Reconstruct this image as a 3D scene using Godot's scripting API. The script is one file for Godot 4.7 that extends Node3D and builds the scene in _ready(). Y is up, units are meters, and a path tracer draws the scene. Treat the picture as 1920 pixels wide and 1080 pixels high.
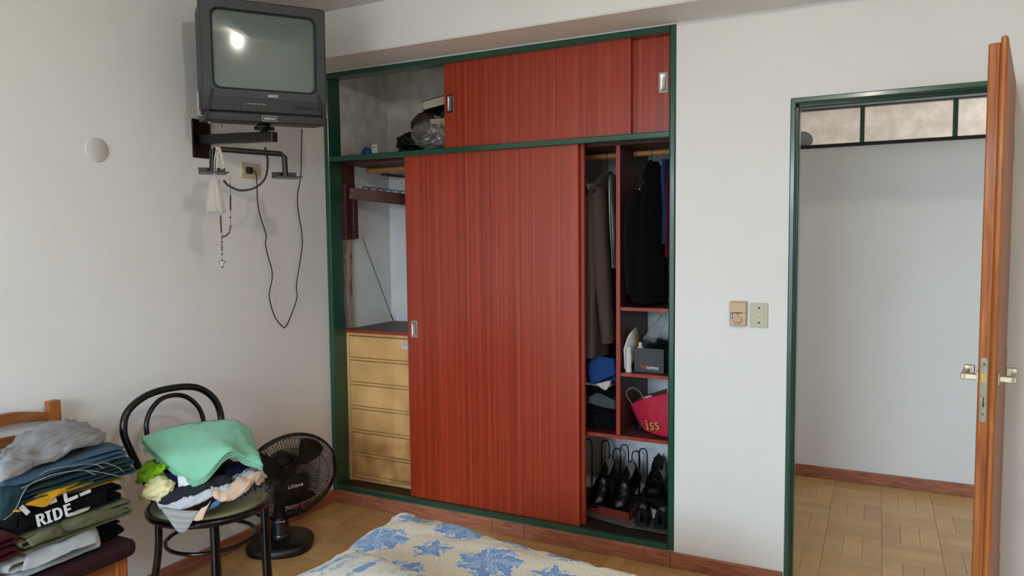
extends Node3D
# A bedroom corner: built-in wardrobe with sliding doors, television on a wall bracket, two chairs piled with clothes, a fan, a bed, an open door to the hall.

var used := {}
var mat := {}
var tex := {}
var rng := RandomNumberGenerator.new()
var fn := FastNoiseLite.new()

# ------------------------------------------------------------------ mesh builder
class MB:
	var st := SurfaceTool.new()
	func _init() -> void:
		st.begin(Mesh.PRIMITIVE_TRIANGLES)
		st.set_smooth_group(-1)
	func smooth(on: bool) -> MB:
		st.set_smooth_group(0 if on else -1)
		return self
	func v(p: Vector3, uv: Vector2) -> void:
		st.set_uv(uv)
		st.add_vertex(p)
	# corners counter-clockwise seen from outside
	func tri(a: Vector3, b: Vector3, c: Vector3, ua := Vector2.ZERO, ub := Vector2.ZERO, uc := Vector2.ZERO) -> void:
		v(a, ua); v(c, uc); v(b, ub)
	func quad(a: Vector3, b: Vector3, c: Vector3, d: Vector3, ua := Vector2(0, 1), ub := Vector2(1, 1), uc := Vector2(1, 0), ud := Vector2(0, 0)) -> void:
		tri(a, b, c, ua, ub, uc)
		tri(a, c, d, ua, uc, ud)
	func box(lo: Vector3, hi: Vector3, t := Transform3D.IDENTITY) -> MB:
		var p := []
		for k in 8:
			p.append(t * Vector3(hi.x if k & 1 else lo.x, hi.y if k & 2 else lo.y, hi.z if k & 4 else lo.z))
		quad(p[4], p[5], p[7], p[6]); quad(p[1], p[0], p[2], p[3])
		quad(p[5], p[1], p[3], p[7]); quad(p[0], p[4], p[6], p[2])
		quad(p[6], p[7], p[3], p[2]); quad(p[0], p[1], p[5], p[4])
		return self
	# box with chamfered edges
	func bev(lo: Vector3, hi: Vector3, b: float, t := Transform3D.IDENTITY) -> MB:
		var s := (hi - lo) * 0.5
		var c := (hi + lo) * 0.5
		b = minf(b, minf(s.x, minf(s.y, s.z)) * 0.95)
		var q := func(sx: float, sy: float, sz: float, ax: int) -> Vector3:
			var w := Vector3(s.x - b, s.y - b, s.z - b)
			w[ax] += b
			return t * (c + Vector3(sx * w.x, sy * w.y, sz * w.z))
		for sg in [1.0, -1.0]:
			var f := [[q.call(sg, -1, 1, 0), q.call(sg, -1, -1, 0), q.call(sg, 1, -1, 0), q.call(sg, 1, 1, 0)],
				[q.call(-1, sg, 1, 1), q.call(1, sg, 1, 1), q.call(1, sg, -1, 1), q.call(-1, sg, -1, 1)],
				[q.call(-1, -1, sg, 2), q.call(1, -1, sg, 2), q.call(1, 1, sg, 2), q.call(-1, 1, sg, 2)]]
			for r in f:
				if sg > 0: quad(r[0], r[1], r[2], r[3])
				else: quad(r[3], r[2], r[1], r[0])
		for i in [1.0, -1.0]:
			for j in [1.0, -1.0]:
				var a := [q.call(i, j, -1, 0), q.call(i, j, 1, 0), q.call(i, j, 1, 1), q.call(i, j, -1, 1)]
				var bb := [q.call(-1, i, j, 1), q.call(1, i, j, 1), q.call(1, i, j, 2), q.call(-1, i, j, 2)]
				var cc := [q.call(j, -1, i, 2), q.call(j, 1, i, 2), q.call(j, 1, i, 0), q.call(j, -1, i, 0)]
				for r in [a, bb, cc]:
					if i * j < 0: quad(r[0], r[1], r[2], r[3])
					else: quad(r[3], r[2], r[1], r[0])
				for k in [1.0, -1.0]:
					var e := [q.call(i, j, k, 0), q.call(i, j, k, 1), q.call(i, j, k, 2)]
					if i * j * k > 0: tri(e[0], e[1], e[2])
					else: tri(e[2], e[1], e[0])
		return self
	# rows of points -> smooth surface
	func grid(rows: Array, wrap_u := false, wrap_v := false, flip := false, uvs := Vector2.ONE) -> MB:
		var nv := rows.size()
		var nu: int = rows[0].size()
		var lv := nv if wrap_v else nv - 1
		var lu := nu if wrap_u else nu - 1
		for j in lv:
			var r0: PackedVector3Array = rows[j]
			var r1: PackedVector3Array = rows[(j + 1) % nv]
			for i in lu:
				var i2 := (i + 1) % nu
				var u0 := uvs.x * i / lu
				var u1 := uvs.x * (i + 1) / lu
				var v0 := uvs.y * j / lv
				var v1 := uvs.y * (j + 1) / lv
				if flip: quad(r0[i2], r0[i], r1[i], r1[i2], Vector2(u1, v0), Vector2(u0, v0), Vector2(u0, v1), Vector2(u1, v1))
				else: quad(r0[i], r0[i2], r1[i2], r1[i], Vector2(u0, v0), Vector2(u1, v0), Vector2(u1, v1), Vector2(u0, v1))
		return self
	func fan(row: PackedVector3Array, flip := false) -> MB:
		var c := Vector3.ZERO
		for p in row: c += p
		c /= row.size()
		for i in row.size():
			var a := row[i]
			var b := row[(i + 1) % row.size()]
			if flip: tri(c, b, a)
			else: tri(c, a, b)
		return self
	func tube(pts: PackedVector3Array, r: float, n := 8, closed := false, r2 := -1.0, capped := true, flat := 1.0) -> MB:
		smooth(true)
		var rows := []
		var m := pts.size()
		var side := Vector3.ZERO
		for j in m:
			var d: Vector3
			if closed: d = pts[(j + 1) % m] - pts[(j - 1 + m) % m]
			else: d = pts[mini(j + 1, m - 1)] - pts[maxi(j - 1, 0)]
			d = d.normalized()
			if side == Vector3.ZERO:
				side = d.cross(Vector3.UP if absf(d.y) < 0.9 else Vector3.RIGHT).normalized()
			else:
				side = (side - d * side.dot(d)).normalized()
			var up := side.cross(d)
			var row := PackedVector3Array()
			var rr := r if r2 < 0 else lerpf(r, r2, float(j) / (m - 1))
			for i in n:
				var a := TAU * i / n
				row.append(pts[j] + (side * cos(a) + up * sin(a) * flat) * rr)
			rows.append(row)
		grid(rows, true, closed)
		if not closed and capped:
			smooth(false)
			fan(rows[0], true)
			fan(rows[m - 1], false)
		return self
	# profile: Vector2(radius, height) from bottom to top
	func lathe(prof: Array, n: int, t := Transform3D.IDENTITY, sx := 1.0, sz := 1.0) -> MB:
		smooth(true)
		var rows := []
		for p in prof:
			var row := PackedVector3Array()
			for i in n:
				var a := -TAU * i / n
				row.append(t * Vector3(p.x * cos(a) * sx, p.y, p.x * sin(a) * sz))
			rows.append(row)
		grid(rows, true)
		return self
	# outline (counter-clockwise, xy) extruded from z0 to z1
	func prism(poly: PackedVector2Array, z0: float, z1: float, t := Transform3D.IDENTITY) -> MB:
		smooth(false)
		if Geometry2D.is_polygon_clockwise(poly):
			poly.reverse()
		var ids := Geometry2D.triangulate_polygon(poly)
		for k in range(0, ids.size(), 3):
			var a := poly[ids[k]]; var b := poly[ids[k + 1]]; var c := poly[ids[k + 2]]
			if (b - a).cross(c - a) < 0:
				var s := b; b = c; c = s
			tri(t * Vector3(a.x, a.y, z1), t * Vector3(b.x, b.y, z1), t * Vector3(c.x, c.y, z1), a, b, c)
			tri(t * Vector3(a.x, a.y, z0), t * Vector3(c.x, c.y, z0), t * Vector3(b.x, b.y, z0), a, c, b)
		for i in poly.size():
			var a := poly[i]; var b := poly[(i + 1) % poly.size()]
			quad(t * Vector3(a.x, a.y, z0), t * Vector3(b.x, b.y, z0), t * Vector3(b.x, b.y, z1), t * Vector3(a.x, a.y, z1))
		return self
	func mesh() -> ArrayMesh:
		st.generate_normals()
		return st.commit()

# ------------------------------------------------------------------ nodes
func numbered(n: String) -> String:
	if not used.has(n):
		used[n] = 0
		return n
	used[n] += 1
	return "%s_%03d" % [n, used[n]]

func tag(o: Node, label: String, category: String, group := "", kind := "") -> void:
	o.set_meta("label", label)
	if category: o.set_meta("category", category)
	if group: o.set_meta("group", group)
	if kind: o.set_meta("kind", kind)

func thing(n: String, label: String, category: String, at := Vector3.ZERO, turn := 0.0, group := "", kind := "") -> Node3D:
	var o := Node3D.new()
	o.name = numbered(n)
	add_child(o)
	o.position = at
	o.rotation.y = turn
	tag(o, label, category, group, kind)
	return o

func part(parent: Node, n: String, m: MB, material: Material, label := "") -> MeshInstance3D:
	var o := MeshInstance3D.new()
	o.name = n
	o.mesh = m.mesh()
	o.material_override = material
	parent.add_child(o, true)
	if label: o.set_meta("label", label)
	return o

func part_mesh(parent: Node, n: String, mesh: Mesh, material: Material, t := Transform3D.IDENTITY) -> MeshInstance3D:
	var o := MeshInstance3D.new()
	o.name = n
	o.mesh = mesh
	o.material_override = material
	o.transform = t
	parent.add_child(o, true)
	return o

func single(n: String, m: MB, material: Material, label: String, category: String, group := "", kind := "") -> MeshInstance3D:
	var o := MeshInstance3D.new()
	o.name = numbered(n)
	o.mesh = m.mesh()
	o.material_override = material
	add_child(o)
	tag(o, label, category, group, kind)
	return o

func pv(a: Array) -> PackedVector3Array:
	var r := PackedVector3Array()
	for p in a: r.append(p if p is Vector3 else Vector3(p[0], p[1], p[2]))
	return r

# smooth curve through the points
func curve(a: Array, n: int, closed := false) -> PackedVector3Array:
	var p := pv(a)
	var m := p.size()
	var out := PackedVector3Array()
	var segs := m if closed else m - 1
	for s in segs:
		var p0 := p[(s - 1 + m) % m] if closed or s > 0 else p[0] * 2 - p[1]
		var p1 := p[s]
		var p2 := p[(s + 1) % m]
		var p3 := p[(s + 2) % m] if closed or s < m - 2 else p[m - 1] * 2 - p[m - 2]
		for k in n:
			out.append(p1.cubic_interpolate(p2, p0, p3, float(k) / n))
	if not closed: out.append(p[m - 1])
	return out

func text_part(parent: Node, s: String, size: float, depth: float, material: Material, t: Transform3D, font := "Droid Sans", weight := 700, italic := false, label := "lettering", width := 0.0) -> MeshInstance3D:
	var tm := TextMesh.new()
	var sf := SystemFont.new()
	sf.font_names = PackedStringArray([font])
	sf.font_weight = weight
	sf.font_italic = italic
	tm.font = sf
	tm.text = s
	tm.font_size = 64
	tm.pixel_size = size / 64.0
	tm.depth = depth
	tm.curve_step = 1.0
	var o := MeshInstance3D.new()
	o.name = "lettering"
	o.mesh = tm
	o.material_override = material
	if width > 0.0:
		var w := tm.get_aabb().size.x
		if w > 0.0: t = t * Transform3D(Basis.from_scale(Vector3(width / w, 1, 1)), Vector3.ZERO)
	o.transform = t
	parent.add_child(o, true)
	return o

# ------------------------------------------------------------------ textures and materials
func nz(x: float, y: float, z := 0.0) -> float:
	return fn.get_noise_3d(x, y, z)

func image_from(w: int, h: int, f: Callable) -> ImageTexture:
	var d := PackedByteArray()
	d.resize(w * h * 3)
	var k := 0
	for y in h:
		for x in w:
			var c: Color = f.call(x, y)
			d[k] = clampi(int(c.r * 255.0), 0, 255)
			d[k + 1] = clampi(int(c.g * 255.0), 0, 255)
			d[k + 2] = clampi(int(c.b * 255.0), 0, 255)
			k += 3
	var im := Image.create_from_data(w, h, false, Image.FORMAT_RGB8, d)
	im.generate_mipmaps()
	return ImageTexture.create_from_image(im)

func seamless(freq: float, octaves: int, size: int, seed_: int, type := FastNoiseLite.TYPE_SIMPLEX_SMOOTH) -> Image:
	var n := FastNoiseLite.new()
	n.noise_type = type
	n.seed = seed_
	n.frequency = freq
	n.fractal_octaves = octaves
	return n.get_seamless_image(size, size)

func normal_tex(im: Image, strength: float) -> ImageTexture:
	var c := im.duplicate() as Image
	c.convert(Image.FORMAT_RGBA8)
	c.bump_map_to_normal_map(strength)
	c.generate_mipmaps()
	return ImageTexture.create_from_image(c)

# colour texture between two colours from a noise image (stretched by sx, sy)
func blend_tex(im: Image, lo: Color, hi: Color, gain := 1.0) -> ImageTexture:
	var w := im.get_width()
	return image_from(w, w, func(x: int, y: int) -> Color:
		var v := clampf((im.get_pixel(x, y).r - 0.5) * gain + 0.5, 0.0, 1.0)
		return lo.lerp(hi, v))

# wood: grain along v (along_u false) or along u; tileable
func wood_tex(w: int, h: int, dark: Color, mid: Color, light: Color, streaks: float, along_u: bool, seed_: int, figure := 0.35, run := 1.0) -> ImageTexture:
	var a := FastNoiseLite.new()
	a.seed = seed_
	a.frequency = 1.0
	a.fractal_octaves = 3
	var f := func(x: int, y: int) -> Color:
		var s := float(x) / w
		var t := float(y) / h
		if along_u:
			s = float(y) / h; t = float(x) / w
		# wrapped on two circles, so that it repeats without a seam
		var cs := cos(TAU * s) * streaks; var ss := sin(TAU * s) * streaks
		var ct := cos(TAU * t) * run; var sn := sin(TAU * t) * run
		var warp := a.get_noise_3d(cs * 0.12 + 7.0, ss * 0.12, ct * 0.6 + sn * 0.3) * 1.2
		var g := a.get_noise_3d(cs + warp, ss + warp, ct * 0.5) * 0.75
		var fine := a.get_noise_3d(cs * 5.0, ss * 5.0, sn * 2.5 + ct * 2.0)
		var broad := a.get_noise_3d(cs * 0.25, ss * 0.25 + 20.0, sn * 0.8)
		var q := clampf(0.5 + g * 0.8 + fine * figure + broad * 0.5, 0.0, 1.0)
		return dark.lerp(mid, q * 2.0) if q < 0.5 else mid.lerp(light, q * 2.0 - 1.0)
	return image_from(w, h, f)

func M(n: String, c: Color, rough := 0.6, opts := {}) -> StandardMaterial3D:
	var m := StandardMaterial3D.new()
	m.resource_name = n
	m.albedo_color = c
	m.roughness = rough
	m.metallic_specular = opts.get("spec", 0.5)
	m.metallic = opts.get("metal", 0.0)
	if opts.has("tex"):
		m.albedo_texture = opts.tex
	if opts.has("normal"):
		m.normal_enabled = true
		m.normal_texture = opts.normal
		m.normal_scale = opts.get("ns", 1.0)
	if opts.has("scale"):
		m.uv1_triplanar = true
		m.uv1_world_triplanar = opts.get("world", false)
		var s = opts.scale
		m.uv1_scale = s if s is Vector3 else Vector3(s, s, s)
		m.uv1_triplanar_sharpness = 4.0
	if opts.has("coat"):
		m.clearcoat_enabled = true
		m.clearcoat = opts.coat
		m.clearcoat_roughness = opts.get("coat_rough", 0.1)
	if opts.has("rim"):
		m.rim_enabled = true
		m.rim = opts.rim
		m.rim_tint = 0.6
	if opts.has("alpha"):
		m.transparency = BaseMaterial3D.TRANSPARENCY_ALPHA
		m.albedo_color.a = opts.alpha
	if opts.has("glow"):
		m.emission_enabled = true
		m.emission = opts.glow
		m.emission_energy_multiplier = opts.get("power", 1.0)
	m.cull_mode = BaseMaterial3D.CULL_DISABLED
	mat[n] = m
	return m

func cloth(n: String, c: Color, ns := 0.6, scale := 14.0, opts := {}) -> StandardMaterial3D:
	var o := {"normal": tex.weave, "ns": ns, "scale": scale, "rim": 0.35, "spec": 0.25}
	o.merge(opts, true)
	return M(n, c, 0.92, o)

# ------------------------------------------------------------------ scene
const CAM := Vector3(2.69378, 1.45, 3.11077)
const CEIL := 2.57
const CLOSET_W := 1.914
const HALL_Z := -1.564

func _ready() -> void:
	rng.seed = 7
	fn.seed = 11
	fn.frequency = 1.0
	fn.fractal_octaves = 3
	camera_and_light()
	materials()
	room()
	ceiling_lamp()
	hall()
	floodlight()
	floors()
	wardrobe()
	television()
	wall_things()
	fan_thing()
	black_chair()
	wooden_chair()
	bed_things()
	wardrobe_contents()

func camera_and_light() -> void:
	var cam := Camera3D.new()
	cam.name = "camera"
	cam.fov = 43.099
	cam.near = 0.02
	cam.far = 60.0
	add_child(cam)
	cam.transform = Transform3D(Basis(Vector3(0.89348, -0.00992, -0.44898), Vector3(-0.02111, 0.99772, -0.06405), Vector3(0.4486, 0.0667, 0.89124)), CAM)
	cam.current = true
	var we := WorldEnvironment.new()
	we.name = "environment"
	var e := Environment.new()
	e.background_mode = Environment.BG_SKY
	var sky := Sky.new()
	var sm := ProceduralSkyMaterial.new()
	sm.sky_top_color = Color(0.62, 0.74, 0.92)
	sm.sky_horizon_color = Color(0.90, 0.93, 0.97)
	sm.ground_horizon_color = Color(0.62, 0.62, 0.60)
	sm.ground_bottom_color = Color(0.45, 0.44, 0.42)
	sm.sky_energy_multiplier = 1.6
	sm.ground_energy_multiplier = 1.0
	sky.sky_material = sm
	e.sky = sky
	e.tonemap_mode = Environment.TONE_MAPPER_LINEAR
	e.tonemap_exposure = 1.06
	e.sdfgi_enabled = true
	e.ssao_enabled = true
	e.ssil_enabled = true
	we.environment = e
	add_child(we)
	# daylight of the overcast sky standing in the opening of the bedroom window, behind the camera
	daylight("bedroom_window_daylight", Vector3(1.50, 1.20, 5.12), Vector3(0, 0, -1), Vector2(1.8, 2.1), 3.1, Color(0.89, 0.945, 1.0))
	# the bright band of overcast sky outside, seen through that window only from below
	daylight("sky_daylight", Vector3(1.9, 4.2, 9.0), Vector3(0, -0.25, -1), Vector2(6.0, 4.4), 235.0, Color(0.80, 0.905, 1.0))
	# daylight of the hall window, at the far end of the hall
	daylight("hall_window_daylight", Vector3(5.17, 1.45, -0.86), Vector3(-1, 0, 0), Vector2(1.1, 1.5), 0.8, Color(0.98, 0.985, 0.97))
	# daylight of the window of the room behind the transom
	daylight("back_room_window_daylight", Vector3(5.17, 1.75, -2.6), Vector3(-1, 0, 0), Vector2(1.2, 1.1), 5.0, Color(1.0, 0.97, 0.94))

func daylight(n: String, at: Vector3, towards: Vector3, size: Vector2, energy: float, c: Color) -> void:
	var l := AreaLight3D.new()
	l.name = n
	l.area_size = size
	l.light_energy = energy
	l.light_color = c
	l.area_range = 20.0
	l.area_attenuation = 2.0
	l.shadow_enabled = true
	add_child(l)
	l.position = at
	l.look_at_from_position(at, at + towards, Vector3.UP)

func materials() -> void:
	tex.weave = normal_tex(seamless(0.12, 2, 256, 3), 3.0)
	var rough := seamless(0.02, 5, 512, 5)
	tex.plaster = normal_tex(rough, 1.6)
	var patch := seamless(0.006, 5, 512, 8)
	tex.wall = blend_tex(patch, Color(0.925, 0.925, 0.91), Color(0.94, 0.94, 0.93), 1.0)
	var stain := seamless(0.010, 6, 512, 9)
	tex.grime = blend_tex(stain, Color(0.80, 0.78, 0.75), Color(0.92, 0.905, 0.885), 1.5)
	tex.grime_soft = blend_tex(stain, Color(0.90, 0.895, 0.88), Color(0.945, 0.94, 0.93), 1.2)
	tex.mahogany = wood_tex(1024, 256, Color(0.50, 0.145, 0.075), Color(0.62, 0.20, 0.10), Color(0.72, 0.285, 0.15), 26.0, false, 21, 0.10, 0.18)
	tex.brownboard = wood_tex(384, 384, Color(0.22, 0.10, 0.085), Color(0.30, 0.14, 0.11), Color(0.37, 0.18, 0.14), 6.0, false, 22)
	tex.orange = wood_tex(256, 512, Color(0.55, 0.31, 0.145), Color(0.655, 0.39, 0.19), Color(0.75, 0.48, 0.26), 4.0, false, 23, 0.3)
	tex.orange_u = wood_tex(512, 256, Color(0.55, 0.31, 0.145), Color(0.655, 0.39, 0.19), Color(0.75, 0.48, 0.26), 4.0, true, 23, 0.3)
	tex.skirting = wood_tex(512, 256, Color(0.50, 0.29, 0.21), Color(0.63, 0.39, 0.285), Color(0.73, 0.48, 0.36), 2.5, true, 24, 0.35)
	tex.plank_v = wood_tex(256, 256, Color(0.755, 0.59, 0.38), Color(0.785, 0.62, 0.405), Color(0.815, 0.655, 0.44), 3.0, false, 25, 0.3)
	tex.plank_u = wood_tex(256, 256, Color(0.755, 0.59, 0.38), Color(0.785, 0.62, 0.405), Color(0.815, 0.655, 0.44), 3.0, true, 25, 0.3)
	M("wall", Color(1, 1, 1), 0.85, {"tex": tex.wall, "scale": 0.45, "normal": tex.plaster, "ns": 0.25, "world": true, "spec": 0.3})
	M("ceiling", Color(0.96, 0.96, 0.95), 0.9, {"tex": tex.wall, "scale": 0.4, "world": true, "spec": 0.2})
	M("closet_wall", Color(1, 1, 1), 0.9, {"tex": tex.grime_soft, "scale": 0.8, "world": true, "spec": 0.2})
	M("upper_wall", Color(1, 1, 1), 0.9, {"tex": tex.grime, "scale": 1.3, "world": true, "spec": 0.2})
	M("green", Color(0.115, 0.30, 0.225), 0.28, {"normal": tex.plaster, "ns": 0.25, "scale": 5.0, "world": true, "coat": 0.35, "coat_rough": 0.12})
	M("mahogany", Color(1, 1, 1), 0.32, {"tex": tex.mahogany, "scale": Vector3(1.15, 0.5, 1.15), "normal": tex.plaster, "ns": 0.06, "coat": 0.25, "coat_rough": 0.25})
	M("mahogany_edge", Color(1, 1, 1), 0.5, {"tex": tex.mahogany, "scale": Vector3(1.15, 0.5, 1.15)})
	M("brownboard", Color(1, 1, 1), 0.5, {"tex": tex.brownboard, "scale": 1.5})
	M("redboard", Color(0.95, 0.9, 0.9), 0.45, {"tex": tex.mahogany, "scale": Vector3(1.0, 1.0, 1.0)})
	M("skirting", Color(1, 1, 1), 0.5, {"tex": tex.skirting, "scale": Vector3(1.3, 6.0, 1.3), "world": true})
	M("orange", Color(0.96, 0.96, 0.93), 0.5, {"spec": 0.3, "tex": tex.orange, "scale": Vector3(4.0, 0.8, 4.0), "coat": 0.12, "coat_rough": 0.15})
	M("orange_u", Color(0.86, 0.86, 0.86), 0.38, {"tex": tex.orange_u, "scale": Vector3(0.9, 4.0, 0.9), "coat": 0.3, "coat_rough": 0.2})
	M("steel", Color(0.72, 0.71, 0.68), 0.32, {"metal": 1.0})
	M("chrome", Color(0.80, 0.80, 0.80), 0.16, {"metal": 1.0})
	M("brass", Color(0.62, 0.52, 0.32), 0.4, {"metal": 1.0})
	M("black_metal", Color(0.022, 0.023, 0.025), 0.35, {})
	M("black_plastic", Color(0.03, 0.031, 0.034), 0.5, {})
	M("dark_shadow", Color(0.02, 0.02, 0.02), 0.8)
	M("white_print", Color(0.85, 0.85, 0.83), 0.6)
	M("white_paper", Color(0.86, 0.86, 0.85), 0.8)
	M("ivory", Color(0.80, 0.77, 0.66), 0.4)
	M("glass", Color(0.95, 0.97, 0.96), 0.04, {"alpha": 0.10})
	M("rod_wood", Color(0.95, 0.85, 0.74), 0.5, {"tex": tex.plank_u, "scale": 3.0})

# ------------------------------------------------------------------ the room
func room() -> void:
	var W: Material = mat.wall
	var m := MB.new()
	m.box(Vector3(-0.16, -0.15, -0.10), Vector3(0, CEIL + 0.15, 5.35))
	single("wall_left", m, W, "plain off-white plaster wall behind the television and the two chairs", "wall", "", "structure")
	m = MB.new()
	m.box(Vector3(-0.16, 2.3457, -0.15), Vector3(CLOSET_W, CEIL + 0.15, 0))
	m.box(Vector3(0, -0.15, -0.15), Vector3(CLOSET_W, 0.0697, 0))
	m.box(Vector3(CLOSET_W, -0.15, -0.15), Vector3(2.3695, CEIL + 0.15, 0))
	m.box(Vector3(2.3695, 1.9946, -0.15), Vector3(3.10, CEIL + 0.15, 0))
	m.box(Vector3(3.10, -0.15, -0.15), Vector3(4.0, CEIL + 0.15, 0))
	single("wall_closet", m, W, "white plaster wall around the green wardrobe frame and the doorway", "wall", "", "structure")
	m = MB.new()
	m.box(Vector3(3.85, -0.15, 0), Vector3(4.0, CEIL + 0.15, 5.35))
	single("wall_right", m, W, "white plaster side wall beyond the open wooden door", "wall", "", "structure")
	m = MB.new()
	m.box(Vector3(-0.16, -0.15, 5.2), Vector3(0.55, CEIL + 0.15, 5.35))
	m.box(Vector3(2.45, -0.15, 5.2), Vector3(4.0, CEIL + 0.15, 5.35))
	m.box(Vector3(0.55, -0.15, 5.2), Vector3(2.45, 0.10, 5.35))
	m.box(Vector3(0.55, 2.3, 5.2), Vector3(2.45, CEIL + 0.15, 5.35))
	single("wall_rear", m, W, "white plaster wall with the bedroom window, facing the wardrobe", "wall", "", "structure")
	m = MB.new()
	m.box(Vector3(-0.16, CEIL, -0.15), Vector3(4.0, CEIL + 0.15, 5.35))
	single("ceiling", m, mat.ceiling, "flat white ceiling above the television and the beam", "ceiling", "", "structure")
	m = MB.new()
	m.bev(Vector3(-0.02, 2.351, -0.05), Vector3(3.9, CEIL + 0.02, 0.2493), 0.006)
	single("trim_1", m, W, "white plaster beam running along the wall above the wardrobe", "beam", "", "structure")
	# bedroom window, behind the camera
	var w := thing("window_1", "tall bedroom window with white frame in the wall facing the wardrobe", "window", Vector3(1.50, 0, 5.27), 0.0, "", "structure")
	M("white_frame", Color(0.82, 0.82, 0.81), 0.4)
	m = MB.new()
	for x in [-0.95, 0.9]: m.bev(Vector3(x, 0.10, -0.03), Vector3(x + 0.05, 2.3, 0.03), 0.004)
	m.bev(Vector3(-0.025, 0.10, -0.03), Vector3(0.025, 2.3, 0.03), 0.004)
	m.bev(Vector3(-0.95, 0.10, -0.031), Vector3(0.95, 0.15, 0.031), 0.004)
	m.bev(Vector3(-0.95, 2.25, -0.031), Vector3(0.95, 2.3, 0.031), 0.004)
	part(w, "frame", m, mat.white_frame)
	for x in [-0.9, 0.025]:
		m = MB.new()
		m.box(Vector3(x, 0.15, -0.003), Vector3(x + 0.875, 2.25, 0.003))
		part(w, "pane", m, mat.glass)
	# baseboards
	m = MB.new()
	m.bev(Vector3(0.0, 0, 0.012), Vector3(0.014, 0.0697, 5.2), 0.003)
	single("baseboard_left", m, mat.skirting, "reddish wooden baseboard under the left wall", "baseboard", "", "structure")
	var bb := thing("baseboard_closet", "reddish wooden baseboard under the wardrobe sill and white wall", "baseboard", Vector3.ZERO, 0, "", "structure")
	var cuts := [0.0, 0.245, 0.47, 1.01, 1.185, 1.785, 1.90, 2.366]
	for k in cuts.size() - 1:
		m = MB.new()
		m.bev(Vector3(cuts[k] + 0.0004, 0.0, 0.0), Vector3(cuts[k + 1] - 0.0004, 0.0697, 0.014 + 0.0005 * (k % 2)), 0.003)
		part(bb, "board", m, mat.skirting)
	m = MB.new()
	m.bev(Vector3(3.14, 0, 0), Vector3(3.85, 0.0697, 0.014), 0.003)
	part(bb, "board", m, mat.skirting)
	# green door frame
	var fr := thing("trim_2", "dark green painted steel frame of the doorway to the hall", "door frame", Vector3.ZERO, 0, "", "structure")
	for k in 3:
		m = MB.new()
		if k < 2:
			var x0: float = 2.3695 if k == 0 else 3.10
			var sg: float = 1.0 if k == 0 else -1.0
			frame_jamb(m, x0, sg, -0.0, 1.9946)
			part(fr, "jamb", m, mat.green)
		else:
			var top := 1.9946
			m.bev(Vector3(2.3695, top - 0.022, -0.045), Vector3(3.10, top, 0.005), 0.004)
			m.bev(Vector3(2.3695, top - 0.034, -0.105), Vector3(3.10, top, -0.043), 0.004)
			part(fr, "head", m, mat.green)
	open_door()

func frame_jamb(m: MB, x0: float, s: float, y0: float, y1: float) -> void:
	var a := x0; var b := x0 + s * 0.021; var c := x0 + s * 0.030
	m.bev(Vector3(minf(a, b), y0, -0.045), Vector3(maxf(a, b), y1 - 0.0005, 0.0055), 0.004)
	m.bev(Vector3(minf(a, c), y0, -0.105), Vector3(maxf(a, c), y1 - 0.001, -0.043), 0.004)

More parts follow.
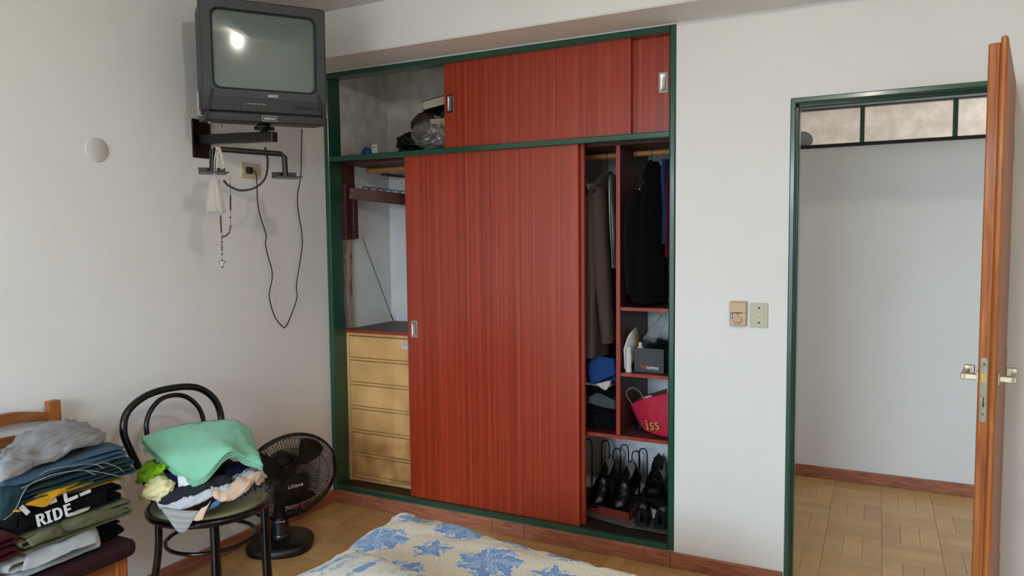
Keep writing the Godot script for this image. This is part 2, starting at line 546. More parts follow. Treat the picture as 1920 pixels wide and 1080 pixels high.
func open_door() -> void:
	var ang := deg_to_rad(9.2)
	var L := 0.735
	var T := 0.029
	# local x: along the leaf from the hinge, local z: towards the room side of the leaf
	var o := thing("door_1", "orange varnished wooden door standing open, seen edge-on", "door", Vector3(3.064, 0, 0.004), 0, "", "structure")
	o.transform.basis = Basis(Vector3(-sin(ang), 0, cos(ang)), Vector3.UP, Vector3(-cos(ang), 0, -sin(ang)))
	# z negative = face turned to the right (room side when shut)
	var m := MB.new()
	m.bev(Vector3(0.0, 0.012, -T), Vector3(L - 0.012, 1.968, 0.0), 0.003)
	m.bev(Vector3(0.0, 0.012, -T - 0.016), Vector3(L, 1.982, -T + 0.0005), 0.0045)
	part(o, "leaf", m, mat.orange)
	# lock plate on the edge, with latch and bolt slot
	M("old_nickel", Color(0.62, 0.60, 0.55), 0.45, {"metal": 0.85, "tex": tex.grime, "scale": 9.0})
	var plate := PackedVector2Array()
	for k in 24:
		var a := TAU * k / 24
		plate.append(Vector2(0.0085 * cos(a), 0.0085 * sin(a) + (0.083 if sin(a) >= 0 else -0.083)))
	var lt := Transform3D(Basis(Vector3(0, 0, 1), Vector3.UP, Vector3(-1, 0, 0)).inverse(), Vector3(L - 0.012, 1.017, -0.0155))
	m = MB.new()
	m.prism(plate, -0.001, 0.0022, Transform3D(Basis(Vector3(0, 0, -1), Vector3.UP, Vector3(1, 0, 0)), Vector3(L - 0.012, 1.017, -0.0145)))
	var pl := part(o, "lock_plate", m, mat.old_nickel, "worn nickel lock plate")
	m = MB.new()
	m.prism(PackedVector2Array([Vector2(-0.007, 0.022), Vector2(0.007, 0.022), Vector2(0.007, 0.047), Vector2(-0.007, 0.047)]), 0.002, 0.0035, Transform3D(Basis(Vector3(0, 0, -1), Vector3.UP, Vector3(1, 0, 0)), Vector3(L - 0.012, 1.017, -0.0145)))
	part(pl, "latch", m, mat.brass)
	m = MB.new()
	m.box(Vector3(L - 0.0105, 0.968, -0.0165), Vector3(L - 0.0093, 0.996, -0.0135))
	part(pl, "bolt_slot", m, mat.dark_shadow)
	for y in [1.090, 0.948]:
		m = MB.new()
		m.lathe([Vector2(0.0, 0.001), Vector2(0.003, 0.001), Vector2(0.0034, 0.0)], 10, Transform3D(Basis(Vector3(0, 1, 0), Vector3(1, 0, 0), Vector3(0, 0, 1)), Vector3(L - 0.0098, y, -0.0145)))
		part(pl, "screw", m, mat.old_nickel)
	M("nickel_lever", Color(0.74, 0.70, 0.60), 0.35, {"metal": 0.9})
	for s in [1.0, -1.0]:
		var z0: float = 0.0 if s > 0 else -T - 0.016
		m = MB.new()
		m.bev(Vector3(L - 0.075, 1.028, minf(z0, z0 + s * 0.005)), Vector3(L - 0.040, 1.062, maxf(z0, z0 + s * 0.005)), 0.001)
		var h := part(o, "handle", m, mat.nickel_lever, "square brushed nickel lever handle")
		m = MB.new()
		m.bev(Vector3(L - 0.066, 1.036, minf(z0, z0 + s * 0.042)), Vector3(L - 0.049, 1.053, maxf(z0, z0 + s * 0.042)), 0.002)
		m.bev(Vector3(L - 0.17, 1.0365, minf(z0 + s * 0.030, z0 + s * 0.044)), Vector3(L - 0.049, 1.0535, maxf(z0 + s * 0.030, z0 + s * 0.044)), 0.002)
		m.bev(Vector3(L - 0.17, 1.037, minf(z0 + s * 0.016, z0 + s * 0.043)), Vector3(L - 0.158, 1.062, maxf(z0 + s * 0.016, z0 + s * 0.043)), 0.002)
		part(h, "lever", m, mat.nickel_lever)
	for y in [0.25, 1.0, 1.75]:
		m = MB.new()
		m.tube(pv([[-0.006, y - 0.045, -T - 0.012], [-0.006, y + 0.045, -T - 0.012]]), 0.006, 10)
		part(o, "hinge", m, mat.steel)

func hall() -> void:
	var W: Material = mat.wall
	var m := MB.new()
	m.box(Vector3(1.70, -0.15, HALL_Z - 0.12), Vector3(5.3, 1.965, HALL_Z))
	m.box(Vector3(1.70, 2.205, HALL_Z - 0.12), Vector3(5.3, CEIL + 0.15, HALL_Z))
	single("wall_hall", m, W, "white plaster wall of the hall facing the doorway, below the transom", "wall", "", "structure")
	m = MB.new()
	m.box(Vector3(1.70, -0.15, HALL_Z), Vector3(1.85, CEIL + 0.15, -0.71))
	m.box(Vector3(1.85, -0.15, -0.75), Vector3(2.0, CEIL + 0.15, -0.71))
	single("wall_hall_left", m, W, "white plaster end wall of the hall beside the wardrobe", "wall", "", "structure")
	m = MB.new()
	m.box(Vector3(4.0, -0.15, -0.15), Vector3(5.3, CEIL + 0.15, 0.0))
	single("wall_hall_near", m, W, "white plaster hall wall continuing past the bedroom", "wall", "", "structure")
	m = MB.new()
	m.box(Vector3(5.2, -0.15, HALL_Z - 0.12), Vector3(5.35, 0.7, 0))
	m.box(Vector3(5.2, 2.2, HALL_Z - 0.12), Vector3(5.35, CEIL + 0.15, 0))
	m.box(Vector3(5.2, 0.7, HALL_Z - 0.12), Vector3(5.35, 2.2, -1.41))
	m.box(Vector3(5.2, 0.7, -0.31), Vector3(5.35, 2.2, 0))
	single("wall_hall_end", m, W, "white plaster wall with the window at the hall's far end", "wall", "", "structure")
	m = MB.new()
	m.box(Vector3(1.70, CEIL, HALL_Z - 0.12), Vector3(5.3, CEIL + 0.15, -0.15))
	single("ceiling_hall", m, mat.ceiling, "white ceiling of the hall", "ceiling", "", "structure")
	m = MB.new()
	m.bev(Vector3(1.85, 0, HALL_Z), Vector3(5.2, 0.0697, HALL_Z + 0.014), 0.003)
	single("baseboard_hall", m, mat.skirting, "dark reddish wooden baseboard along the hall wall", "baseboard", "", "structure")
	var w := thing("window_2", "green framed transom window high in the hall wall", "window", Vector3(0, 0, HALL_Z), 0, "", "structure")
	m = MB.new()
	m.bev(Vector3(1.86, 1.965, -0.07), Vector3(5.19, 1.985, 0.012), 0.003)
	M("dark_rail", Color(0.09, 0.065, 0.06), 0.5)
	part(w, "bottom_rail", m, mat.dark_rail)
	m = MB.new()
	m.bev(Vector3(1.86, 2.19, -0.07), Vector3(5.19, 2.206, -0.01), 0.003)
	part(w, "top_rail", m, mat.dark_rail)
	var xs := [2.14, 2.593, 3.052, 3.51, 3.97, 4.43, 4.89]
	for x in xs:
		m = MB.new()
		m.bev(Vector3(x - 0.012, 1.984, -0.05), Vector3(x + 0.012, 2.191, -0.012), 0.002)
		part(w, "mullion", m, mat.green)
	for k in xs.size() - 1:
		m = MB.new()
		m.box(Vector3(xs[k] + 0.012, 1.984, -0.034), Vector3(xs[k + 1] - 0.012, 2.191, -0.030))
		part(w, "pane", m, mat.glass)
	# the room behind the transom: only its stained far wall and ceiling can be seen
	m = MB.new()
	m.box(Vector3(1.70, -0.15, -3.65), Vector3(5.35, CEIL + 0.4, -3.5))
	single("wall_back_room", m, mat.upper_wall, "stained greyish wall seen through the transom panes", "wall", "", "structure")
	m = MB.new()
	m.box(Vector3(1.70, CEIL + 0.1, -3.65), Vector3(5.35, CEIL + 0.25, HALL_Z - 0.12))
	m.box(Vector3(1.55, -0.15, -3.65), Vector3(1.70, CEIL + 0.25, HALL_Z))
	m.box(Vector3(1.70, -0.15, -3.65), Vector3(5.35, 0.0, HALL_Z - 0.12))
	m.box(Vector3(5.2, -0.15, -3.65), Vector3(5.35, 1.2, HALL_Z - 0.12))
	m.box(Vector3(5.2, 2.3, -3.65), Vector3(5.35, CEIL + 0.25, HALL_Z - 0.12))
	m.box(Vector3(5.2, 1.2, -3.65), Vector3(5.35, 2.3, -3.2))
	m.box(Vector3(5.2, 1.2, -2.0), Vector3(5.35, 2.3, HALL_Z - 0.12))
	single("wall_back_room_shell", m, mat.upper_wall, "walls and ceiling of the room behind the transom", "wall", "", "structure")

func ceiling_lamp() -> void:
	var at := Vector3(2.62, CEIL, 2.40)
	var o := thing("ceiling_lamp", "small round white ceiling lamp, switched on, mirrored in the television screen", "lamp", at)
	var m := MB.new()
	m.lathe([Vector2(0.0, -0.012), Vector2(0.075, -0.012), Vector2(0.085, 0.0)], 32)
	part(o, "base", m, mat.white_frame)
	M("lamp_glow", Color(0.9, 0.88, 0.84), 0.4, {"glow": Color(1.0, 0.95, 0.86), "power": 3.0})
	m = MB.new()
	m.lathe([Vector2(0.0, -0.055), Vector2(0.035, -0.05), Vector2(0.056, -0.035), Vector2(0.064, -0.0125), Vector2(0.0, -0.0122)], 32)
	part(o, "bowl", m, mat.lamp_glow, "glowing white glass bowl")
	var l := OmniLight3D.new()
	l.name = "ceiling_lamp_light"
	l.light_color = Color(1.0, 0.965, 0.91)
	l.light_energy = 0.75
	l.light_size = 0.035
	l.omni_range = 12.0
	l.omni_attenuation = 2.0
	l.shadow_enabled = true
	o.add_child(l)
	l.position = Vector3(0, -0.10, 0)

func floodlight() -> void:
	var o := thing("floodlight", "dark floodlight mounted high behind the transom's end pane", "floodlight", Vector3(2.235, 2.02, -1.80), 0.5)
	var m := MB.new()
	m.bev(Vector3(-0.10, 0.035, -0.05), Vector3(-0.05, 0.085, 0.0), 0.004)
	m.tube(pv([[-0.075, 0.06, -0.025], [0.0, 0.03, 0.0]]), 0.014, 10)
	part(o, "bracket", m, mat.black_plastic)
	m = MB.new()
	m.lathe([Vector2(0.0, -0.05), Vector2(0.03, -0.045), Vector2(0.05, 0.0), Vector2(0.054, 0.03), Vector2(0.046, 0.03)], 24, Transform3D(Basis(Vector3(1, 0, 0), 1.2), Vector3(0.02, 0.02, 0.0)))
	part(o, "housing", m, mat.black_plastic)
	m = MB.new()
	m.lathe([Vector2(0.046, 0.028), Vector2(0.0, 0.032)], 24, Transform3D(Basis(Vector3(1, 0, 0), 1.2), Vector3(0.02, 0.02, 0.0)))
	part(o, "lens", m, M("lens_grey", Color(0.26, 0.25, 0.25), 0.3))
	m = MB.new()
	m.bev(Vector3(-0.11, 0.04, -0.06), Vector3(-0.09, 0.08, 0.02), 0.002)
	part(o, "arm", m, mat.black_plastic)

func floors() -> void:
	M("joint", Color(0.16, 0.10, 0.06), 0.9)
	for k in 6:
		var t := 0.95 + 0.02 * k
		M("plank_v%d" % k, Color(t, t * (0.985 + 0.005 * (k % 3)), t * 0.97), 0.36, {"tex": tex.plank_v, "scale": Vector3(3.0, 1.6, 3.0), "coat": 0.15, "coat_rough": 0.3})
		M("plank_u%d" % k, Color(t, t * (0.985 + 0.005 * (k % 3)), t * 0.97), 0.36, {"tex": tex.plank_u, "scale": Vector3(1.6, 3.0, 3.0), "coat": 0.15, "coat_rough": 0.3})
	var m := MB.new()
	m.box(Vector3(-0.16, -0.15, 0.0), Vector3(4.0, -0.006, 5.35))
	m.box(Vector3(2.36, -0.15, -0.15), Vector3(3.13, -0.006, 0.0))
	var fl := single("floor", m, mat.joint, "brown parquet floor of the bedroom, strips laid in a basket weave", "floor", "", "structure")
	lay(fl, Vector2(-0.005, -0.02), Rect2(0.0, 0.0, 3.85, 5.2), func(x: float, z: float) -> bool: return (x < 2.4 and z < 0.75) or (x < 1.25 and z < 1.5))
	m = MB.new()
	m.box(Vector3(1.70, -0.15, HALL_Z - 0.12), Vector3(5.35, -0.006, -0.15))
	var fh := single("floor_hall", m, mat.joint, "tan parquet floor of the hall beyond the doorway", "floor", "", "structure")
	lay(fh, Vector2(2.49 - 0.2445 * 4, -1.423 - 0.24), Rect2(1.85, HALL_Z, 3.35, -HALL_Z), func(x: float, z: float) -> bool: return x < 3.4)

# basket weave: square blocks of three strips, turned about from block to block
func lay(parent: Node, origin: Vector2, area: Rect2, near: Callable) -> void:
	var bx := 0.2445; var bz := 0.24
	var cache := {}
	var rest := MB.new()
	var n_rest := 0
	var i := 0
	while origin.x + bx * i < area.end.x:
		var j := 0
		while origin.y + bz * j < area.end.y:
			for s in 3:
				var up := (i + j) % 2 == 0
				var x0 := origin.x + bx * i; var z0 := origin.y + bz * j
				var r: Rect2
				if up: r = Rect2(x0 + bx / 3.0 * s, z0, bx / 3.0, bz)
				else: r = Rect2(x0, z0 + bz / 3.0 * s, bx, bz / 3.0)
				r = r.intersection(area)
				if r.size.x < 0.012 or r.size.y < 0.012:
					continue
				var g := 0.0006
				var c := r.get_center()
				var h := r.size * 0.5 - Vector2(g, g)
				if near.call(c.x, c.y):
					var key := "%.3f %.3f" % [h.x, h.y]
					if not cache.has(key):
						var q := MB.new()
						q.bev(Vector3(-h.x, -0.0055, -h.y), Vector3(h.x, 0.0, h.y), 0.0007)
						cache[key] = q.mesh()
					var k := rng.randi() % 6
					part_mesh(parent, "plank", cache[key], mat["plank_%s%d" % ["v" if up else "u", k]], Transform3D(Basis.IDENTITY, Vector3(c.x, 0.0, c.y)))
				else:
					rest.box(Vector3(c.x - h.x, -0.0055, c.y - h.y), Vector3(c.x + h.x, 0, c.y + h.y))
					n_rest += 1
			j += 1
		i += 1
	if n_rest > 0:
		var o := part(parent, "planks_beyond", rest, mat.plank_v2)
		o.set_meta("kind", "stuff")

# ------------------------------------------------------------------ cloth and soft shapes
func cr(p0: Vector3, p1: Vector3, p2: Vector3, p3: Vector3, t: float) -> Vector3:
	return p1.cubic_interpolate(p2, p0, p3, t)

# a sheet of cloth through a grid of points, with thickness and wrinkles
func sheet(rows: Array, n := 5, th := 0.004, wr := 0.004, wf := 14.0, sd := 0.0, uvs := Vector2.ONE) -> MB:
	var fine := []
	for r in rows: fine.append(curve(r, n))
	var nu: int = fine[0].size()
	var cols := []
	for i in nu:
		var c := []
		for r in fine: c.append(r[i])
		cols.append(curve(c, n))
	var nv: int = cols[0].size()
	var pts := []
	for j in nv:
		var row := PackedVector3Array()
		for i in nu: row.append(cols[i][j])
		pts.append(row)
	return thick(pts, th, wr, wf, sd, uvs)

func thick(pts: Array, th: float, wr: float, wf: float, sd: float, uvs := Vector2.ONE) -> MB:
	var nv := pts.size()
	var nu: int = pts[0].size()
	var top := []
	var low := []
	for j in nv:
		var a := PackedVector3Array()
		var b := PackedVector3Array()
		for i in nu:
			var p: Vector3 = pts[j][i]
			var du: Vector3 = pts[j][mini(i + 1, nu - 1)] - pts[j][maxi(i - 1, 0)]
			var dv: Vector3 = pts[mini(j + 1, nv - 1)][i] - pts[maxi(j - 1, 0)][i]
			var nr := du.cross(dv)
			nr = nr.normalized() if nr.length() > 1e-12 else Vector3.UP
			if wr > 0.0:
				p += nr * wr * (nz(p.x * wf + sd, p.y * wf, p.z * wf) * 1.5 + (0.3 - absf(nz(p.x * wf * 1.7, p.y * wf * 1.7 + sd, p.z * wf * 1.7))) * 1.8 + nz(p.x * wf * 4.0, p.y * wf * 4.0 + sd, p.z * wf * 4.0) * 0.35)
			var e := minf(minf(i, nu - 1 - i) / 1.5, minf(j, nv - 1 - j) / 1.5)
			var h := th * 0.5 * minf(1.0, 0.45 + 0.4 * e)
			a.append(p + nr * h)
			b.append(p - nr * h)
		top.append(a)
		low.append(b)
	var m := MB.new().smooth(true)
	m.grid(top, false, false, false, uvs)
	m.grid(low, false, false, true, uvs)
	# rim
	var ra := PackedVector3Array()
	var rb := PackedVector3Array()
	for i in nu: ra.append(top[0][i]); rb.append(low[0][i])
	for j in range(1, nv): ra.append(top[j][nu - 1]); rb.append(low[j][nu - 1])
	for i in range(nu - 2, -1, -1): ra.append(top[nv - 1][i]); rb.append(low[nv - 1][i])
	for j in range(nv - 2, 0, -1): ra.append(top[j][0]); rb.append(low[j][0])
	m.grid([ra, rb], true, false, true)
	return m

# a garment folded to and fro: local x across the folds, z along them, y up from 0
func folded(w: float, d: float, layers: int, pitch: float, sd: float, wob := 0.012, droop := 0.0, th_k := 0.8) -> MB:
	var path := []
	var nu := 12
	for k in layers:
		var y := pitch * (k + 0.5)
		var ww := w * (1.0 + 0.05 * nz(k * 3.7, sd))
		for i in nu + 1:
			var u := -0.5 + float(i) / nu
			if k % 2 == 1: u = -u
			path.append(Vector3(u * ww, y, k))
		if k < layers - 1:
			var sx := 0.5 if k % 2 == 0 else -0.5
			for i in range(1, 4):
				var a := PI * i / 4.0 - PI / 2
				path.append(Vector3(sx * ww + signf(sx) * cos(a) * pitch * 0.5, pitch * (k + 1) + sin(a) * pitch * 0.5, k + i / 4.0))
	var np := path.size()
	var nv := 12
	var top := []
	var low := []
	for j in nv + 1:
		var v := float(j) / nv - 0.5
		var a := PackedVector3Array()
		var b := PackedVector3Array()
		var thin := pitch * th_k * 0.5 * maxf(0.25, sqrt(maxf(0.0, 1.0 - pow(absf(v * 2.0), 8.0))))
		for i in np:
			var q: Vector3 = path[i]
			var t: Vector3 = path[mini(i + 1, np - 1)] - path[maxi(i - 1, 0)]
			var nr := Vector2(-t.y, t.x).normalized()
			var z := v * d * (1.0 + 0.05 * nz(q.z * 2.3, sd + 5.0)) + wob * nz(q.x * 5.0, q.z * 2.0, sd) * (0.4 + absf(v) * 2.0)
			var x := q.x + wob * nz(v * 2.5, q.z * 1.3, sd + 9.0)
			var rr := (q.x / w) * (q.x / w) * 4.0
			var y := q.y + wob * 0.55 * (nz(x * 9.0, z * 9.0) + 0.2 * nz(x * 26.0, z * 26.0)) - droop * (rr + v * v * 4.0) * 0.5
			a.append(Vector3(x + nr.x * thin, y + nr.y * thin, z))
			b.append(Vector3(x - nr.x * thin, y - nr.y * thin, z))
		top.append(a)
		low.append(b)
	var m := MB.new().smooth(true)
	m.grid(top, false, false, true)
	m.grid(low, false, false, false)
	var ra := PackedVector3Array()
	var rb := PackedVector3Array()
	for i in np: ra.append(top[0][i]); rb.append(low[0][i])
	for j in range(1, nv + 1): ra.append(top[j][np - 1]); rb.append(low[j][np - 1])
	for i in range(np - 2, -1, -1): ra.append(top[nv][i]); rb.append(low[nv][i])
	for j in range(nv - 1, 0, -1): ra.append(top[j][0]); rb.append(low[j][0])
	m.grid([ra, rb], true, false, false)
	return m

# soft heap or crumpled bag: ellipsoid pushed in and out
func crumple(r: Vector3, amp: float, freq: float, sd: float, sharp := false, n := 28) -> MB:
	var rows := []
	for j in n / 2 + 1:
		var ph := PI * j / (n / 2)
		var row := PackedVector3Array()
		for i in n:
			var a := TAU * i / n
			var d := Vector3(sin(ph) * cos(a), -cos(ph), sin(ph) * sin(a))
			var k := nz(d.x * freq + sd, d.y * freq, d.z * freq)
			if sharp: k = 0.5 - absf(k) * 2.0
			var k2 := nz(d.x * freq * 2.6, d.y * freq * 2.6 + sd, d.z * freq * 2.6)
			if sharp: k2 = 0.5 - absf(k2) * 2.0
			var q := signf(d.y) * pow(absf(d.y), 0.8)
			row.append(Vector3(d.x * r.x, q * r.y, d.z * r.z) * (1.0 + amp * (k + 0.5 * k2)))
		rows.append(row)
	var m := MB.new().smooth(true)
	m.grid(rows, true, false, true)
	return m

# hanging garment: stations from top to bottom [centre, half width, half depth], the wide axis turned by "turn"
func hanging(st: Array, turn: float, folds: int, depth: float, sd: float, n := 40, sub := 5) -> MB:
	var cs := []; var hw := []; var hd := []
	for s in st:
		cs.append(s[0]); hw.append(Vector3(s[1], 0, 0)); hd.append(Vector3(s[2], 0, 0))
	var c := curve(cs, sub)
	var w := curve(hw, sub)
	var d := curve(hd, sub)
	var ax := Vector3(cos(turn), 0, -sin(turn))
	var az := Vector3(sin(turn), 0, cos(turn))
	var rows := []
	for j in c.size():
		var t := float(j) / (c.size() - 1)
		var row := PackedVector3Array()
		for i in n:
			var a := TAU * i / n
			var f := 1.0 + depth * smoothstep(0.05, 0.6, t) * (sin(a * folds + sd + 2.0 * nz(sd, t * 1.4)) * 0.5 + nz(cos(a) * 1.6 + sd, sin(a) * 1.6, t * 2.2) * 0.9)
			row.append(c[j] + ax * cos(a) * w[j].x * (1.0 + 0.25 * (f - 1.0)) + az * sin(a) * d[j].x * f)
		rows.append(row)
	var m := MB.new().smooth(true)
	m.grid(rows, true, false, false)
	m.fan(rows[0], false)
	m.fan(rows[rows.size() - 1], true)
	return m

func hanger(called: String, label: String, rod: Vector3, turn: float, material: Material, half := 0.19) -> void:
	var o := thing(called, label, "hanger", rod, turn)
	var m := MB.new()
	var r := 0.0018
	m.tube(curve([[0.0170, 0.0, 0], [0.0122, 0.0122, 0], [0.0, 0.0174, 0], [-0.0122, 0.0122, 0], [-0.0172, 0.0, 0], [-0.0135, -0.0125, 0], [-0.004, -0.024, 0], [0.0, -0.05, 0], [0, -0.095, 0]], 4), r, 6)
	part(o, "hook", m, material)
	m = MB.new()
	m.tube(curve([[0, -0.092, 0], [-half * 0.5, -0.125, 0], [-half, -0.175, 0], [-half * 0.97, -0.185, 0], [0, -0.185, 0], [half * 0.97, -0.185, 0], [half, -0.175, 0], [half * 0.5, -0.125, 0], [0, -0.092, 0]], 3), 0.0035, 6)
	part(o, "frame", m, material)

# ------------------------------------------------------------------ wardrobe
func wardrobe() -> void:
	var C := mat
	var o := thing("wardrobe", "built-in wardrobe with dark green frame and red mahogany sliding doors", "wardrobe")
	var g: Material = C.green
	var m := MB.new()
	# frame members
	m.bev(Vector3(0.0, 0.0697, -0.10), Vector3(0.031, 2.3457, 0.004), 0.003)
	part(o, "frame_post", m, g)
	m = MB.new()
	m.bev(Vector3(1.885, 0.0697, -0.035), Vector3(1.914, 2.3457, 0.0055), 0.006)
	m.bev(Vector3(1.893, 0.0697, -0.10), Vector3(1.914, 2.345, -0.033), 0.003)
	part(o, "frame_post", m, g)
	m = MB.new()
	m.bev(Vector3(0.0305, 2.318, -0.035), Vector3(1.8855, 2.3457, 0.004), 0.003)
	m.bev(Vector3(0.0305, 2.326, -0.10), Vector3(1.8855, 2.345, -0.034), 0.002)
	part(o, "frame_head", m, g)
	m = MB.new()
	m.bev(Vector3(0.0305, 1.8775, -0.020), Vector3(1.8855, 1.9045, 0.002), 0.003)
	m.bev(Vector3(0.0305, 1.8855, -0.10), Vector3(1.8855, 1.9035, -0.019), 0.002)
	part(o, "middle_rail", m, g)
	m = MB.new()
	m.bev(Vector3(0.0305, 0.0700, -0.020), Vector3(1.8855, 0.0960, 0.003), 0.002)
	part(o, "sill", m, g)
	# inside
	M("closet_floor", Color(0.20, 0.145, 0.125), 0.6, {"tex": tex.grime_soft, "scale": 2.0})
	m = MB.new()
	m.bev(Vector3(0.0, 0.071, -0.56), Vector3(1.9, 0.0955, -0.0195), 0.002)
	part(o, "bottom_board", m, C.closet_floor, "dark brown bottom board")
	m = MB.new()
	m.box(Vector3(-0.16, -0.15, -0.71), Vector3(2.0, 1.894, -0.56))
	part(o, "back_wall", m, C.closet_wall)
	m = MB.new()
	m.box(Vector3(-0.16, 1.894, -0.71), Vector3(2.0, 2.75, -0.56))
	part(o, "upper_back_wall", m, C.upper_wall, "grimy white plaster")
	m = MB.new()
	m.box(Vector3(-0.16, -0.15, -0.56), Vector3(0.012, 1.894, -0.10))
	part(o, "side_wall", m, C.closet_wall)
	m = MB.new()
	m.box(Vector3(-0.16, 1.894, -0.56), Vector3(0.012, 2.75, -0.10))
	part(o, "upper_side_wall", m, C.upper_wall, "grimy white plaster")
	m = MB.new()
	m.box(Vector3(1.897, -0.15, -0.56), Vector3(2.0, 2.75, -0.15))
	part(o, "side_wall", m, C.closet_wall)
	m = MB.new()
	m.box(Vector3(0.0, 2.52, -0.56), Vector3(1.9, 2.75, -0.15))
	part(o, "top_board", m, C.upper_wall)
	m = MB.new()
	m.box(Vector3(0.012, 1.872, -0.56), Vector3(1.897, 1.8945, -0.10))
	part(o, "upper_shelf", m, C.brownboard, "dark brown shelf board")
	m = MB.new()
	m.bev(Vector3(1.6135, 0.5335, -0.555), Vector3(1.6325, 1.872, -0.105), 0.0015)
	part(o, "divider", m, C.brownboard)
	m = MB.new()
	m.box(Vector3(1.6137, 0.534, -0.1055), Vector3(1.6323, 1.871, -0.1035))
	part(o, "divider_edge", m, C.redboard, "reddish edge strip")
	m = MB.new()
	m.bev(Vector3(0.985, 0.0965, -0.555), Vector3(1.004, 1.872, -0.12), 0.0015)
	part(o, "divider", m, C.brownboard)
	for y in [1.132, 0.826]:
		m = MB.new()
		m.bev(Vector3(1.633, y - 0.016, -0.555), Vector3(1.896, y, -0.112), 0.0012)
		var s := part(o, "shelf", m, C.brownboard)
		m = MB.new()
		m.box(Vector3(1.633, y - 0.0155, -0.1125), Vector3(1.894, y - 0.0005, -0.1105))
		part(s, "edge_strip", m, C.redboard)
	m = MB.new()
	m.bev(Vector3(1.005, 0.516, -0.555), Vector3(1.896, 0.533, -0.100), 0.0012)
	var low := part(o, "shelf", m, C.brownboard)
	m = MB.new()
	m.box(Vector3(1.005, 0.5165, -0.1005), Vector3(1.894, 0.5325, -0.0985))
	part(low, "edge_strip", m, C.redboard)
	# upper left: dark brown side board, peeling white board below it
	m = MB.new()
	m.bev(Vector3(0.012, 1.70, -0.215), Vector3(0.026, 1.872, -0.102), 0.001)
	part(o, "side_board", m, C.brownboard)
	M("peeled_board", Color(0.72, 0.66, 0.62), 0.8, {"tex": wood_tex(128, 256, Color(0.42, 0.28, 0.22), Color(0.93, 0.9, 0.87), Color(1, 1, 0.98), 2.0, false, 31, 0.5), "scale": Vector3(6, 1.2, 6)})
	m = MB.new()
	m.bev(Vector3(0.012, 0.958, -0.185), Vector3(0.0255, 1.70, -0.102), 0.001)
	part(o, "side_board", m, C.peeled_board, "peeling white strip of board")
	# rods
	for r in [[0.055, 1.00, 1.851], [1.005, 1.613, 1.848], [1.640, 1.896, 1.851]]:
		m = MB.new()
		m.tube(pv([[r[0], r[2], -0.30], [r[1], r[2], -0.30]]), 0.0135, 16)
		var rod := part(o, "hanging_rod", m, C.rod_wood, "pale wooden hanging rod")
		m = MB.new()
		var hx: float = r[0] + 0.012
		m.bev(Vector3(hx - 0.004, 1.868, -0.306), Vector3(hx + 0.004, 1.8725, -0.294), 0.0008)
		m.tube(pv([[hx, r[2] - 0.0155, -0.30], [hx, r[2] - 0.011, -0.2885], [hx, r[2], -0.2845], [hx, r[2] + 0.012, -0.289], [hx, 1.870, -0.297]]), 0.0028, 6)
		m.tube(pv([[hx, r[2] - 0.0155, -0.30], [hx, r[2] - 0.011, -0.3115], [hx, r[2], -0.3155], [hx, r[2] + 0.012, -0.311], [hx, 1.870, -0.303]]), 0.0028, 6)
		part(rod, "bracket", m, C.brass)
	m = MB.new()
	m.bev(Vector3(0.10, 1.826, -0.555), Vector3(0.135, 1.838, -0.36), 0.001)
	part(o, "batten", m, C.brownboard)
	# sliding doors
	var doors := [[0.502, 1.458, 0.0965, 1.884, -0.044, -0.026, 0.545, 0.989], [0.515, 1.476, 0.0965, 1.884, -0.072, -0.054, 1.43, 0.989],
		[0.748, 1.706, 1.906, 2.325, -0.044, -0.026, 0.784, 2.121], [0.930, 1.890, 1.906, 2.325, -0.072, -0.054, 1.844, 2.120]]
	for k in doors.size():
		var d: Array = doors[k]
		m = MB.new()
		m.bev(Vector3(d[0], d[2], d[4]), Vector3(d[1], d[3], d[5]), 0.0012)
		var dr := part(o, "sliding_door", m, C.mahogany, "red mahogany veneered sliding door")
		m = MB.new()
		m.box(Vector3(d[1], d[2] + 0.001, d[4]), Vector3(d[1] + 0.0008, d[3] - 0.001, d[5] - 0.001))
		part(dr, "edge_band", m, C.mahogany_edge)
		recessed_handle(dr, Vector3(d[6], d[7], d[5]))
	drawer_chest()

func recessed_handle(parent: Node, c: Vector3) -> void:
	var hx := 0.0165; var hy := 0.045
	var m := MB.new()
	for s in [-1.0, 1.0]:
		m.bev(Vector3(c.x + s * hx - 0.0035, c.y - hy, c.z), Vector3(c.x + s * hx + 0.0035, c.y + hy, c.z + 0.0035), 0.001)
		m.bev(Vector3(c.x - hx, c.y + s * (hy - 0.0045) - 0.0045, c.z), Vector3(c.x + hx, c.y + s * (hy - 0.0045) + 0.0045, c.z + 0.0035), 0.001)
	var h := part(parent, "handle", m, mat.chrome, "chrome recessed finger pull")
	m = MB.new()
	var rows := []
	for j in 9:
		var t := -1.0 + 0.25 * j
		var row := PackedVector3Array()
		for i in 9:
			var a := -1.0 + 0.25 * i
			row.append(Vector3(c.x + a * 0.013, c.y + t * 0.036, c.z + 0.0032 - 0.0026 * sqrt(maxf(0.0, 1.0 - a * a)) * (1.0 - pow(absf(t), 6.0))))
		rows.append(row)
	m.smooth(true).grid(rows, false, false)
	part(h, "cup", m, mat.steel)

